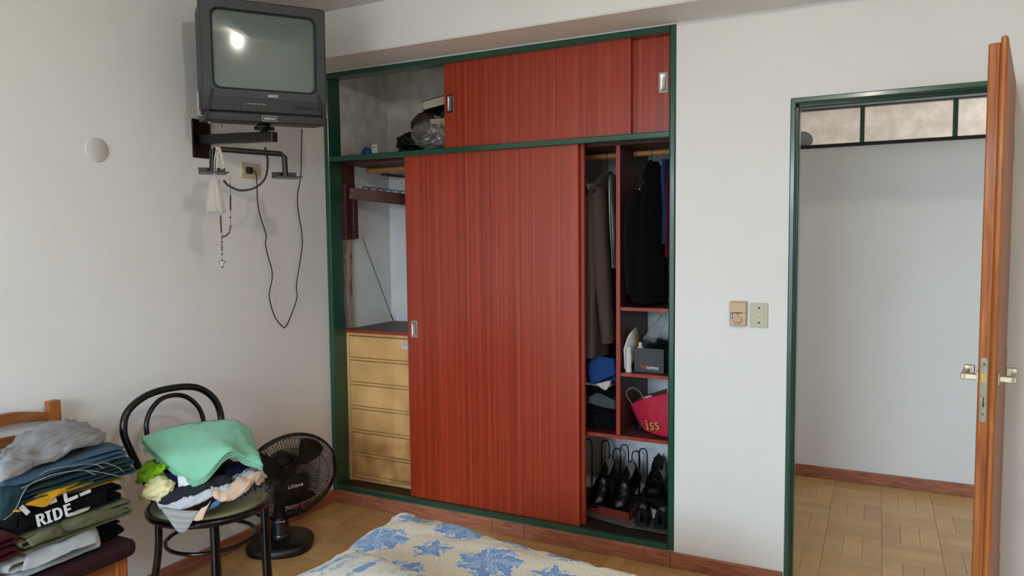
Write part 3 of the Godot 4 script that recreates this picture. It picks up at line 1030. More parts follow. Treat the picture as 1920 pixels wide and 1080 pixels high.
func drawer_chest() -> void:
	M("mustard", Color(0.93, 0.735, 0.475), 0.55, {"tex": blend_tex(seamless(0.008, 5, 256, 14), Color(0.88, 0.87, 0.84), Color(1, 1, 1), 1.6), "scale": 1.6})
	M("mustard_dirty", Color(0.93, 0.735, 0.475), 0.6, {"tex": blend_tex(seamless(0.012, 5, 256, 15), Color(0.78, 0.74, 0.68), Color(1, 1, 1), 1.7), "scale": 1.7})
	var o := thing("drawer_chest", "mustard yellow chest of six drawers with brown top in the wardrobe", "chest of drawers")
	var m := MB.new()
	m.bev(Vector3(0.032, 0.0965, -0.555), Vector3(0.048, 0.940, -0.103), 0.001)
	m.bev(Vector3(0.966, 0.0965, -0.555), Vector3(0.982, 0.940, -0.103), 0.001)
	m.bev(Vector3(0.048, 0.0965, -0.555), Vector3(0.966, 0.935, -0.135), 0.001)
	m.bev(Vector3(0.048, 0.0965, -0.136), Vector3(0.966, 0.118, -0.112), 0.001)
	m.bev(Vector3(0.048, 0.925, -0.136), Vector3(0.966, 0.940, -0.104), 0.001)
	part(o, "body", m, mat.mustard)
	m = MB.new()
	m.bev(Vector3(0.032, 0.940, -0.555), Vector3(0.983, 0.9565, -0.092), 0.0015)
	var t := part(o, "top_board", m, mat.brownboard)
	m = MB.new()
	m.box(Vector3(0.033, 0.9405, -0.0925), Vector3(0.982, 0.956, -0.0905))
	part(t, "edge_strip", m, mat.redboard)
	var ys := [0.1190, 0.2435, 0.3765, 0.5115, 0.6475, 0.7855, 0.9225]
	for k in 6:
		m = MB.new()
		m.bev(Vector3(0.050, ys[k] + 0.016, -0.134), Vector3(0.964, ys[k + 1] - 0.004, -0.105), 0.0015)
		m.bev(Vector3(0.050, ys[k], -0.134), Vector3(0.964, ys[k] + 0.0135, -0.099), 0.003)
		var dr := part(o, "drawer", m, mat.mustard_dirty if k < 2 else mat.mustard)
		if k == 5:
			m = MB.new()
			m.box(Vector3(0.405, 0.868, -0.1052), Vector3(0.470, 0.906, -0.1045))
			var lb := part(dr, "sticker", m, mat.white_paper, "small white printed sticker")
			for q in 4:
				m = MB.new()
				m.box(Vector3(0.410, 0.899 - 0.006 * q, -0.1046), Vector3(0.410 + 0.05 - 0.008 * (q % 3), 0.901 - 0.006 * q, -0.1042))
				part(lb, "print_line", m, M("sticker_red", Color(0.65, 0.16, 0.14), 0.7))

# ------------------------------------------------------------------ television and what hangs on the left wall
func tv_frame() -> Transform3D:
	var yaw := deg_to_rad(54.5); var tilt := 0.093; var roll := 0.012; var s := 0.965
	var F := Vector3(sin(yaw) * cos(tilt), -sin(tilt), cos(yaw) * cos(tilt))
	var R := Vector3.UP.cross(F).normalized()
	var U := F.cross(R)
	var r2 := R * cos(roll) + U * sin(roll)
	var u2 := U * cos(roll) - R * sin(roll)
	return Transform3D(Basis(r2 * s, u2 * s, F * s), Vector3(0.454, 2.216, 0.864))

func rounded_rect(w: float, h: float, r: float, n := 5, bulge := 0.0) -> PackedVector2Array:
	var p := PackedVector2Array()
	for c in 4:
		var cx: float = [1, -1, -1, 1][c] * (w * 0.5 - r)
		var cy: float = [1, 1, -1, -1][c] * (h * 0.5 - r)
		for k in n + 1:
			var a := PI * 0.5 * c + PI * 0.5 * k / n
			p.append(Vector2(cx + r * cos(a), cy + r * sin(a)))
	return p

func loft2(rings: Array) -> MB:
	# rings: [outline, z], joined one to the next
	var rows := []
	for r in rings:
		var row := PackedVector3Array()
		for p in r[0]: row.append(Vector3(p.x, p.y, r[1]))
		rows.append(row)
	var m := MB.new()
	m.grid(rows, true)
	return m

func shift(p: PackedVector2Array, by: Vector2) -> PackedVector2Array:
	var q := PackedVector2Array()
	for v in p: q.append(v + by)
	return q

func television() -> void:
	M("tv_grey", Color(0.205, 0.22, 0.24), 0.55, {"normal": tex.plaster, "ns": 0.12, "scale": 12.0})
	M("tv_dark", Color(0.125, 0.135, 0.15), 0.5)
	M("tv_screen", Color(0.345, 0.395, 0.38), 0.12, {"coat": 1.0, "coat_rough": 0.03})
	M("tv_gasket", Color(0.03, 0.035, 0.04), 0.5)
	var T := tv_frame()
	var o := thing("television", "old dark grey tube television with built-in video recorder on wall bracket", "television")
	o.transform = T
	var cy := -0.026
	var m := MB.new()
	var W := 0.506; var H := 0.453
	var fo := shift(rounded_rect(W, H, 0.014, 3), Vector2(0, cy))
	var fi := shift(rounded_rect(W - 0.012, H - 0.012, 0.010, 3), Vector2(0, cy))
	# bezel front with the screen hole
	var hole := shift(rounded_rect(0.425, 0.322, 0.03, 3), Vector2(0, 0.0))
	var hole2 := rounded_rect(0.412, 0.310, 0.028, 3)
	var rows := []
	for r in [[fo, -0.055], [fo, -0.004], [fi, 0.004], [hole, 0.004], [hole2, -0.010]]:
		var row := PackedVector3Array()
		for p in r[0]: row.append(Vector3(p.x, p.y, r[1]))
		rows.append(row)
	m.grid(rows, true)
	part(o, "front_bezel", m, mat.tv_grey)
	m = MB.new()
	var bo := shift(rounded_rect(W - 0.006, H - 0.008, 0.014, 3), Vector2(0, cy))
	var b2 := shift(rounded_rect(W - 0.010, H - 0.02, 0.02, 3), Vector2(0, cy - 0.004))
	var b3 := shift(rounded_rect(0.33, 0.30, 0.03, 3), Vector2(0.0, cy - 0.05))
	var b4 := shift(rounded_rect(0.22, 0.22, 0.03, 3), Vector2(0.0, cy - 0.08))
	m = loft2([[b4, -0.40], [b3, -0.34], [b2, -0.23], [bo, -0.054]])
	m.smooth(false)
	var back := PackedVector3Array()
	for p in b4: back.append(Vector3(p.x, p.y, -0.40))
	m.fan(back, true)
	part(o, "cabinet", m, mat.tv_grey)
	# glass tube face, slightly domed
	rows = []
	for k in 9:
		var s := 1.0 - float(k) / 8.0
		var row := PackedVector3Array()
		for p in rounded_rect(0.412, 0.310, 0.03, 6):
			var q := p * s
			row.append(Vector3(q.x, q.y, -0.012 + 0.012 * (1.0 - pow(absf(q.x) / 0.206, 2.0) * 0.6 - pow(absf(q.y) / 0.155, 2.0) * 0.4)))
		rows.append(row)
	m = MB.new().smooth(true)
	m.grid(rows, true)
	part(o, "screen", m, mat.tv_screen, "dark green-grey glass tube face")
	m = MB.new()
	m.tube(closed_ring(rounded_rect(0.414, 0.312, 0.029, 4), -0.004), 0.0035, 6, true)
	part(o, "screen_gasket", m, mat.tv_gasket)
	m = MB.new()
	m.bev(Vector3(-0.108, -0.247, 0.002), Vector3(0.106, -0.1925, 0.0065), 0.0015)
	var vcr := part(o, "cassette_flap", m, mat.tv_dark)
	for k in 9:
		m = MB.new()
		m.box(Vector3(-0.085 + 0.0095 * k, -0.216, 0.0064), Vector3(-0.085 + 0.0095 * k + 0.004 + 0.003 * (k % 2), -0.2135, 0.0069))
		part(vcr, "print_dash", m, mat.steel)
	m = MB.new()
	m.bev(Vector3(0.110, -0.247, 0.001), Vector3(0.249, -0.1925, 0.0055), 0.0015)
	var bp := part(o, "button_panel", m, mat.tv_dark)
	for k in 7:
		m = MB.new()
		m.bev(Vector3(0.116 + 0.0155 * k, -0.229, 0.005), Vector3(0.129 + 0.0155 * k, -0.213, 0.0075), 0.001)
		part(bp, "button", m, mat.tv_gasket)
	m = MB.new()
	m.bev(Vector3(-0.249, -0.247, 0.001), Vector3(-0.112, -0.1925, 0.0050), 0.0015)
	part(o, "blank_panel", m, mat.tv_dark)
	text_part(o, "SANYO", 0.0155, 0.001, mat.white_print, Transform3D(Basis.IDENTITY, Vector3(0.026, -0.1785, 0.0045)), "Droid Sans", 800, false, "", 0.041)
	# bracket
	var b := thing("television_bracket", "black steel swivel wall bracket carrying the television, with cassette shelf arms", "wall bracket")
	m = MB.new()
	m.bev(Vector3(0.0, 1.822, 0.762), Vector3(0.008, 1.990, 0.857), 0.001)
	part(b, "wall_plate", m, mat.black_metal)
	var tray := MB.new()
	tray.bev(Vector3(-0.250, -0.290, -0.225), Vector3(0.252, -0.2535, 0.016), 0.004, T)
	part(b, "tray", tray, mat.tv_dark, "dark grey tray under the television")
	m = MB.new()
	m.bev(Vector3(-0.268, -0.272, -0.12), Vector3(-0.2645, -0.175, -0.03), 0.001, T)
	m.bev(Vector3(-0.268, -0.272, -0.12), Vector3(-0.24, -0.2685, -0.03), 0.0008, T)
	part(b, "side_clamp", m, mat.steel, "dull grey metal side clamp")
	m = MB.new()
	m.bev(Vector3(0.2575, -0.272, -0.10), Vector3(0.261, -0.19, -0.03), 0.001, T)
	part(b, "side_clamp", m, mat.steel, "dull grey metal side clamp")
	for s in [-1.0, 1.0]:
		m = MB.new()
		var xs: float = s * 0.213
		m.tube(curve([T * Vector3(xs + 0.0, -0.168, 0.006), T * Vector3(xs + s * 0.004, -0.176, 0.012), T * Vector3(xs + s * 0.026, -0.272, 0.022), T * Vector3(xs + s * 0.028, -0.284, 0.018)], 4), 0.0035, 7)
		part(b, "hook_rod", m, mat.tv_dark)
	m = MB.new()
	m.bev(Vector3(-0.022, -0.284, 0.0155), Vector3(0.038, -0.262, 0.0175), 0.0005, T)
	var lab := part(b, "name_plate", m, mat.white_print, "black name plate with white border")
	m = MB.new()
	m.box(Vector3(-0.0205, -0.2825, 0.0173), Vector3(0.0365, -0.2635, 0.0179), T)
	part(lab, "plate_field", m, mat.tv_gasket)
	text_part(lab, "AEROSOP", 0.0125, 0.0006, mat.white_print, T * Transform3D(Basis.IDENTITY, Vector3(0.008, -0.2735, 0.0183)), "Droid Sans", 700, false, "", 0.048)
	# pivot below the tray
	var pc := T * Vector3(0.0, -0.292, -0.09)
	m = MB.new()
	m.lathe([Vector2(0, 0), Vector2(0.018, 0), Vector2(0.018, 0.012), Vector2(0.026, 0.014), Vector2(0.026, 0.030), Vector2(0, 0.030)], 16, Transform3D(Basis.IDENTITY, pc + Vector3(0, -0.030, 0)))
	m.tube(pv([pc + Vector3(-0.03, -0.016, 0.024), pc + Vector3(0.025, -0.016, -0.034)]), 0.008, 10)
	part(b, "swivel", m, mat.black_metal)
	# main arm
	var a0 := Vector3(0.01, 1.902, 0.812)
	var a1 := pc + Vector3(0.03, -0.052, -0.018)
	var dir := (a1 - a0).normalized()
	var bs := Basis(dir, dir.cross(Vector3(dir.z, 0, -dir.x)).normalized() * -1.0, Vector3(-dir.z, 0, dir.x))
	bs.y = Vector3.UP - dir * dir.y
	m = MB.new()
	m.bev(Vector3(0, -0.021, -0.019), Vector3((a1 - a0).length() + 0.012, 0.021, 0.019), 0.003, Transform3D(Basis(dir, bs.y.normalized(), dir.cross(bs.y.normalized())), a0))
	part(b, "arm", m, mat.black_metal)
	# cassette shelf arms
	var l0 := Vector3(0.351, 1.816, 1.054)
	var r0 := Vector3(0.507, 1.807, 0.83)
	var l1 := Vector3(0.351, 1.72, 1.061)
	var r1 := Vector3(0.513, 1.711, 0.834)
	m = MB.new()
	m.tube(pv([l1, l0.lerp(l1, 0.12), l0.lerp(r0, 0.04), l0.lerp(r0, 0.95), r0.lerp(r1, 0.12), r1]), 0.0115, 8)
	part(b, "shelf_arm", m, mat.black_metal)
	for s in 2:
		var c: Vector3 = l1 if s == 0 else r1
		var dr := (r0 - l0).normalized()
		var t := Transform3D(Basis(Vector3(dr.x, 0, dr.z).normalized(), Vector3.UP, Vector3(-dr.z, 0, dr.x).normalized()), c)
		m = MB.new()
		m.bev(Vector3(-0.045, -0.002, -0.05), Vector3(0.055, 0.001, 0.075), 0.0006, t)
		m.bev(Vector3(-0.045, -0.001, -0.05), Vector3(0.055, 0.026, -0.047), 0.0006, t)
		part(b, "shelf_bracket", m, mat.black_metal)
	m = MB.new()
	m.tube(curve([Vector3(0.413, 1.84, 0.841), Vector3(0.424, 1.781, 0.84), Vector3(0.431, 1.711, 0.864), Vector3(0.402, 1.671, 0.893), Vector3(0.357, 1.66, 0.927), Vector3(0.322, 1.679, 0.955), Vector3(0.31, 1.7, 0.97)], 5), 0.0045, 8)
	M("grey_cable", Color(0.17, 0.165, 0.16), 0.6)
	part(b, "cable", m, mat.grey_cable, "grey hanging loop of cable")
	for q in [Vector3(0.265, 1.93, 0.987), Vector3(0.304, 1.915, 0.969)]:
		m = MB.new()
		m.lathe([Vector2(0, 0), Vector2(0.008, 0), Vector2(0.008, 0.008), Vector2(0, 0.008)], 6, Transform3D(Basis.IDENTITY, q))
		part(b, "bolt", m, mat.steel)

func closed_ring(p: PackedVector2Array, z: float) -> PackedVector3Array:
	var r := PackedVector3Array()
	for q in p: r.append(Vector3(q.x, q.y, z))
	return r

func wall_things() -> void:
	# round cover
	var m := MB.new()
	M("cover_white", Color(0.83, 0.82, 0.79), 0.5)
	var wt := Transform3D(Basis(Vector3(0, 0, -1), Vector3(1, 0, 0), Vector3(0, -1, 0)), Vector3(0, 1.808, 1.297))
	m.lathe([Vector2(0.046, 0.0), Vector2(0.046, 0.004), Vector2(0.043, 0.006), Vector2(0.0, 0.0065)], 40, wt)
	single("wall_cover", m, mat.cover_white, "flat round white cover plate on the left wall", "cover plate")
	# socket
	var o := thing("wall_socket", "ivory horizontal wall socket below the television bracket", "socket")
	m = MB.new()
	m.bev(Vector3(0.0, 1.752, 0.474), Vector3(0.010, 1.824, 0.594), 0.003)
	part(o, "plate", m, mat.ivory)
	for k in 2:
		m = MB.new()
		m.bev(Vector3(0.009, 1.770, 0.484 + 0.055 * k), Vector3(0.0125, 1.806, 0.528 + 0.055 * k), 0.001)
		part(o, "module", m, mat.ivory)
	# cord with plug
	var c := thing("power_cord", "thin black power cord hanging in a loop from socket to television", "cord")
	m = MB.new()
	m.tube(curve([[0.016, 1.787, 0.556], [0.028, 1.787, 0.556], [0.036, 1.786, 0.548], [0.036, 1.775, 0.530], Vector3(0.03, 1.726, 0.519), Vector3(0.02, 1.638, 0.509), Vector3(0.02, 1.556, 0.489), Vector3(0.02, 1.484, 0.461), Vector3(0.02, 1.437, 0.467), Vector3(0.02, 1.375, 0.452), Vector3(0.02, 1.287, 0.428), Vector3(0.02, 1.183, 0.453), Vector3(0.02, 1.08, 0.422), Vector3(0.02, 1.021, 0.367), Vector3(0.02, 1.026, 0.344), Vector3(0.02, 1.082, 0.304), Vector3(0.02, 1.164, 0.262), Vector3(0.02, 1.233, 0.263), Vector3(0.025, 1.443, 0.217), Vector3(0.03, 1.593, 0.244), Vector3(0.04, 1.679, 0.259), Vector3(0.06, 1.781, 0.253), Vector3(0.1, 1.909, 0.287), Vector3(0.406, 1.942, 0.613)], 5), 0.0028, 7)
	part(c, "cable", m, mat.black_plastic)
	m = MB.new()
	m.bev(Vector3(0.0125, 1.772, 0.541), Vector3(0.034, 1.803, 0.572), 0.005)
	part(c, "plug", m, mat.black_plastic)
	# pouch
	M("organza", Color(0.80, 0.77, 0.72), 0.8, {"alpha": 0.55})
	M("soap", Color(0.78, 0.74, 0.68), 0.7)
	M("cord_white", Color(0.78, 0.75, 0.70), 0.8)
	var p := thing("drawstring_pouch", "small sheer white drawstring pouch hanging from the television bracket", "pouch")
	var st := [[Vector3(0.385, 1.715, 1.078), 0.009, 0.007], [Vector3(0.383, 1.704, 1.079), 0.0075, 0.006], [Vector3(0.384, 1.686, 1.081), 0.017, 0.011], [Vector3(0.386, 1.64, 1.083), 0.027, 0.017], [Vector3(0.389, 1.593, 1.085), 0.033, 0.022], [Vector3(0.39, 1.57, 1.086), 0.036, 0.021], [Vector3(0.39, 1.562, 1.087), 0.034, 0.010]]
	part(p, "bag", hanging(st, 0.48, 9, 0.25, 2.0, 44, 5), mat.organza)
	m = MB.new()
	m = crumple(Vector3(0.026, 0.013, 0.014), 0.3, 2.0, 4.0)
	var sp := part(p, "contents", m, mat.soap)
	sp.position = Vector3(0.39, 1.58, 1.085)
	for k in 2:
		m = MB.new()
		var dx := 0.006 * k
		m.tube(curve([Vector3(0.386, 1.82, 1.064), Vector3(0.382, 1.768, 1.075), Vector3(0.383, 1.71, 1.079)] if k == 0 else [Vector3(0.39, 1.822, 1.062), Vector3(0.391, 1.768, 1.068), Vector3(0.385, 1.709, 1.076)], 5), 0.002, 6)
		part(p, "drawstring", m, mat.cord_white)
	m = MB.new()
	m.tube(curve([Vector3(0.38, 1.82, 1.066), Vector3(0.396, 1.802, 1.06), Vector3(0.406, 1.769, 1.058), Vector3(0.414, 1.744, 1.056), Vector3(0.403, 1.735, 1.062), Vector3(0.406, 1.769, 1.055), Vector3(0.391, 1.819, 1.056)], 4), 0.003, 6)
	part(p, "bow", m, mat.cord_white)
	# rosary
	M("bead", Color(0.23, 0.085, 0.05), 0.45)
	M("rosary_cross", Color(0.30, 0.12, 0.09), 0.5)
	var r := thing("rosary", "brown wooden bead rosary with crucifix hanging from the television bracket", "rosary")
	var cord1 := curve([Vector3(0.413, 1.708, 1.03), Vector3(0.416, 1.633, 1.034), Vector3(0.418, 1.571, 1.038), Vector3(0.419, 1.512, 1.042), Vector3(0.416, 1.487, 1.046), Vector3(0.405, 1.473, 1.052), Vector3(0.39, 1.473, 1.06)], 8)
	var cord2 := curve([Vector3(0.376, 1.698, 1.05), Vector3(0.382, 1.604, 1.054), Vector3(0.384, 1.552, 1.056), Vector3(0.388, 1.488, 1.06), Vector3(0.39, 1.473, 1.06), Vector3(0.391, 1.433, 1.062), Vector3(0.393, 1.392, 1.064)], 8)
	for cc in [cord1, cord2]:
		m = MB.new()
		m.tube(cc, 0.0009, 5)
		part(r, "cord", m, mat.bead)
	var bs := MB.new()
	bs.lathe([Vector2(0.0004, -0.0034), Vector2(0.0026, -0.0024), Vector2(0.0036, 0), Vector2(0.0026, 0.0024), Vector2(0.0004, 0.0034)], 8)
	var bm := bs.mesh()
	var spots := []
	for k in 10: spots.append((Vector3(0.416, 1.631, 1.034)).lerp(Vector3(0.418, 1.577, 1.038), k / 9.0))
	for k in 10: spots.append((Vector3(0.384, 1.55, 1.057)).lerp(Vector3(0.388, 1.49, 1.06), k / 9.0))
	for q in [Vector3(0.42, 1.512, 1.042), Vector3(0.419, 1.504, 1.043), Vector3(0.417, 1.496, 1.044), Vector3(0.415, 1.487, 1.046), Vector3(0.41, 1.481, 1.049), Vector3(0.405, 1.476, 1.052), Vector3(0.399, 1.473, 1.055), Vector3(0.394, 1.472, 1.058), Vector3(0.418, 1.546, 1.04), Vector3(0.416, 1.667, 1.032)]: spots.append(q)
	for q in [Vector3(0.39, 1.465, 1.06), Vector3(0.39, 1.45, 1.061), Vector3(0.391, 1.437, 1.062), Vector3(0.391, 1.429, 1.062), Vector3(0.391, 1.421, 1.063), Vector3(0.392, 1.404, 1.064)]: spots.append(q)
	for q in spots: part_mesh(r, "bead", bm, mat.bead, Transform3D(Basis.IDENTITY, q))
	var ct := Transform3D(Basis(Vector3.UP, deg_to_rad(35)), Vector3(0.394, 1.366, 1.066))
	m = MB.new()
	m.bev(Vector3(-0.0028, -0.018, -0.0015), Vector3(0.0028, 0.018, 0.0015), 0.0006, ct)
	m.bev(Vector3(-0.0125, 0.003, -0.0014), Vector3(0.0125, 0.0085, 0.0014), 0.0006, ct)
	var cx := part(r, "crucifix", m, mat.rosary_cross)
	m = MB.new()
	m.bev(Vector3(-0.0012, -0.010, 0.0015), Vector3(0.0012, 0.007, 0.003), 0.0004, ct)
	m.bev(Vector3(-0.0075, 0.0048, 0.0015), Vector3(0.0075, 0.0068, 0.0028), 0.0004, ct)
	part(cx, "figure", m, mat.steel)
	# thermostat and switch on the wardrobe wall
	M("thermo", Color(0.80, 0.70, 0.56), 0.45)
	M("thermo_dark", Color(0.22, 0.15, 0.11), 0.6)
	M("switch_plate", Color(0.76, 0.75, 0.64), 0.4)
	var t := thing("thermostat", "beige wall thermostat with round dial beside the light switch", "thermostat")
	m = MB.new()
	m.bev(Vector3(2.146, 1.084, 0.0), Vector3(2.213, 1.186, 0.024), 0.003)
	m.bev(Vector3(2.146, 1.140, 0.020), Vector3(2.213, 1.182, 0.030), 0.002)
	part(t, "housing", m, mat.thermo)
	m = MB.new()
	m.lathe([Vector2(0.0185, 0), Vector2(0.0185, 0.004), Vector2(0.0172, 0.0055), Vector2(0, 0.0055)], 30, Transform3D(Basis(Vector3(1, 0, 0), Vector3(0, 0, 1), Vector3(0, -1, 0)), Vector3(2.179, 1.109, 0.024)))
	var dial := part(t, "dial", m, mat.thermo)
	m = MB.new()
	m.bev(Vector3(-0.017, -0.005, 0.0), Vector3(0.017, 0.005, 0.007), 0.002, Transform3D(Basis(Vector3(0, 0, 1), -0.3), Vector3(2.179, 1.109, 0.0285)))
	part(dial, "grip", m, mat.thermo)
	m = MB.new()
	m.bev(Vector3(2.1505, 1.115, 0.0235), Vector3(2.1595, 1.136, 0.0255), 0.0006)
	var lv := part(t, "slide_window", m, mat.thermo_dark)
	m = MB.new()
	m.bev(Vector3(2.1525, 1.117, 0.025), Vector3(2.1575, 1.134, 0.0275), 0.0006)
	part(lv, "slider", m, mat.cover_white)
	for k in 8:
		m = MB.new()
		m.box(Vector3(2.161 + 0.0046 * k, 1.1365, 0.0240), Vector3(2.1645 + 0.0046 * k, 1.1400, 0.0262))
		part(t, "vent", m, mat.thermo_dark)
	for k in 6:
		m = MB.new()
		m.box(Vector3(2.163 + 0.006 * k, 1.1805, 0.0240), Vector3(2.1665 + 0.006 * k, 1.1815, 0.0303))
		part(t, "vent", m, mat.thermo_dark)
	m = MB.new()
	m.lathe([Vector2(0.0038, 0), Vector2(0.0038, 0.001), Vector2(0.0024, 0.001), Vector2(0.0024, 0)], 14, Transform3D(Basis(Vector3(1, 0, 0), Vector3(0, 0, 1), Vector3(0, -1, 0)), Vector3(2.179, 1.1325, 0.024)))
	part(t, "dial_mark", m, mat.thermo_dark)
	var s := thing("light_switch", "pale ivory light switch plate between thermostat and green door frame", "light switch")
	m = MB.new()
	m.bev(Vector3(2.2265, 1.078, 0.0), Vector3(2.2955, 1.180, 0.006), 0.002)
	part(s, "plate", m, mat.switch_plate)
	m = MB.new()
	m.bev(Vector3(2.2440, 1.1225, 0.005), Vector3(2.2760, 1.1355, 0.0085), 0.001, Transform3D.IDENTITY)
	part(s, "rocker", m, mat.ivory)
	for y in [1.160, 1.099]:
		m = MB.new()
		m.lathe([Vector2(0.0038, 0.0), Vector2(0.0038, 0.0007), Vector2(0, 0.0007)], 14, Transform3D(Basis(Vector3(1, 0, 0), Vector3(0, 0, 1), Vector3(0, -1, 0)), Vector3(2.2605, y, 0.0058)))
		part(s, "screw_hole", m, mat.dark_shadow)

# ------------------------------------------------------------------ fan
func fan_thing() -> void:
	M("fan_black", Color(0.028, 0.028, 0.029), 0.42)
	M("fan_wire", Color(0.045, 0.043, 0.040), 0.35)
	M("fan_blade", Color(0.055, 0.054, 0.052), 0.35)
	var o := thing("desk_fan", "black desk fan with round wire cage standing between chair and wardrobe", "fan")
	var base := Transform3D(Basis(Vector3.UP, 0.6), Vector3(0.172, 0, 0.583))
	var m := MB.new()
	var rows := []
	for q in [[1.0, 0.0], [1.02, 0.008], [1.02, 0.022], [0.98, 0.034], [0.90, 0.042], [0.6, 0.047], [0.25, 0.049], [0.02, 0.0495]]:
		var row := PackedVector3Array()
		for i in 48:
			var a := -TAU * i / 48
			var c := cos(a); var s := sin(a)
			var rr := 0.150 / pow(pow(absf(c), 2.6) + pow(absf(s), 2.6), 1.0 / 2.6)
			row.append(base * Vector3(rr * c * q[0], q[1], rr * s * q[0]))
		rows.append(row)
	m.smooth(true).grid(rows, true)
	part(o, "base", m, mat.fan_black)
	m = MB.new()
	m.lathe([Vector2(0.047, 0.046), Vector2(0.046, 0.060), Vector2(0.041, 0.075), Vector2(0.040, 0.125), Vector2(0.036, 0.15), Vector2(0.027, 0.165), Vector2(0.023, 0.235), Vector2(0.027, 0.26), Vector2(0.02, 0.29), Vector2(0.0, 0.29)], 28, base)
	part(o, "neck", m, mat.fan_black)
	m = MB.new()
	m.lathe([Vector2(0.044, 0.061), Vector2(0.0455, 0.063), Vector2(0.044, 0.065)], 28, base)
	part(o, "collar_ring", m, mat.chrome, "thin chrome ring")
	var face := Basis(Vector3.UP, deg_to_rad(48))
	for k in 5:
		m = MB.new()
		m.box(Vector3(-0.024 + 0.0095 * k, 0.130, 0.036), Vector3(-0.0165 + 0.0095 * k, 0.1335, 0.0395), Transform3D(face, Vector3(0.172, 0, 0.583)))
		part(o, "control_print", m, mat.white_print)
	m = MB.new()
	m.lathe([Vector2(0.012, 0), Vector2(0.009, 0.018), Vector2(0.004, 0.03), Vector2(0.0, 0.031)], 12, Transform3D(Basis.IDENTITY, Vector3(0.245, 0.158, 0.525)))
	m.tube(pv([[0.245, 0.165, 0.525], [0.2, 0.17, 0.565]]), 0.006, 8)
	part(o, "tilt_knob", m, mat.fan_black)
	# head
	var yaw := deg_to_rad(60.2); var tilt := deg_to_rad(16.4)
	var F := Vector3(sin(yaw) * cos(tilt), -sin(tilt), cos(yaw) * cos(tilt))
	var R := Vector3.UP.cross(F).normalized()
	var T := Transform3D(Basis(R, F.cross(R), F), Vector3(0.258, 0.351, 0.597))
	var RM := 0.222
	var turn := Basis(Vector3(1, 0, 0), PI / 2)
	m = MB.new()
	m.lathe([Vector2(0.0, -0.185), Vector2(0.035, -0.18), Vector2(0.052, -0.16), Vector2(0.056, -0.11), Vector2(0.056, -0.075), Vector2(0.0, -0.075)], 26, T * Transform3D(turn, Vector3.ZERO))
	part(o, "motor_housing", m, mat.fan_black)
	for side in [1.0, -1.0]:
		m = MB.new()
		var n := 104
		for k in n:
			var a0 := TAU * k / n
			var pts := PackedVector3Array()
			for i in 9:
				var t := i / 8.0
				var r := lerpf(0.052, RM, t)
				var z: float
				if side > 0: z = 0.066 * (1.0 - pow(t, 3.2)) + 0.004
				else: z = -0.085 * (1.0 - pow(t, 4.0)) - 0.012
				var a := a0 + (0.16 * sin(t * PI * 0.5) if side > 0 else -0.10 * t)
				pts.append(T * Vector3(r * cos(a), r * sin(a), z))
			m.tube(pts, 0.0017, 4, false, -1.0, false)
		for q in ([[0.112, 0.062], [0.172, 0.040]] if side > 0 else [[0.10, -0.092], [0.165, -0.069]]):
			m.tube(ring_pts(T, q[0], q[1], 48), 0.0015, 5, true)
		part(o, "front_grille" if side > 0 else "rear_grille", m, mat.fan_wire)
	m = MB.new()
	m.tube(ring_pts(T, RM, 0.003, 72), 0.0045, 8, true)
	m.tube(ring_pts(T, RM, -0.012, 72), 0.0045, 8, true)
	part(o, "cage_rim", m, mat.fan_wire)
	m = MB.new()
	m.lathe([Vector2(0.0, 0.074), Vector2(0.045, 0.073), Vector2(0.055, 0.070), Vector2(0.058, 0.064), Vector2(0.052, 0.060), Vector2(0, 0.060)], 40, T * Transform3D(turn, Vector3.ZERO))
	var hub := part(o, "hub_badge", m, mat.fan_black)
	text_part(hub, "Liliana", 0.024, 0.001, mat.white_print, T * Transform3D(Basis(Vector3(0, 0, 1), 0.10), Vector3(0.004, 0.0, 0.0748)), "Droid Sans", 800, true, "", 0.068)
	m = MB.new()
	m.lathe([Vector2(0.0, -0.07), Vector2(0.035, -0.068), Vector2(0.037, -0.02), Vector2(0.028, -0.006), Vector2(0, -0.004)], 24, T * Transform3D(turn, Vector3.ZERO))
	part(o, "blade_hub", m, mat.fan_blade)
	for k in 3:
		var rs := []
		for j in 11:
			var t := j / 10.0
			var r := lerpf(0.03, 0.196, t)
			var row := PackedVector3Array()
			for i in 9:
				var s := i / 8.0 - 0.5
				var wa := lerpf(0.55, 1.18, sqrt(t)) * (1.0 - 0.25 * pow(t, 6.0))
				var a := 2.62 + TAU * k / 3.0 + s * wa + 0.35 * t
				row.append(T * Vector3(r * cos(a), r * sin(a), -0.042 + s * lerpf(0.035, 0.05, t)))
			rs.append(row)
		part(o, "blade", thick(rs, 0.003, 0.0, 1.0, 0.0), mat.fan_blade)

func ring_pts(t: Transform3D, r: float, z: float, n: int) -> PackedVector3Array:
	var p := PackedVector3Array()
	for i in n: p.append(t * Vector3(r * cos(TAU * i / n), r * sin(TAU * i / n), z))
	return p

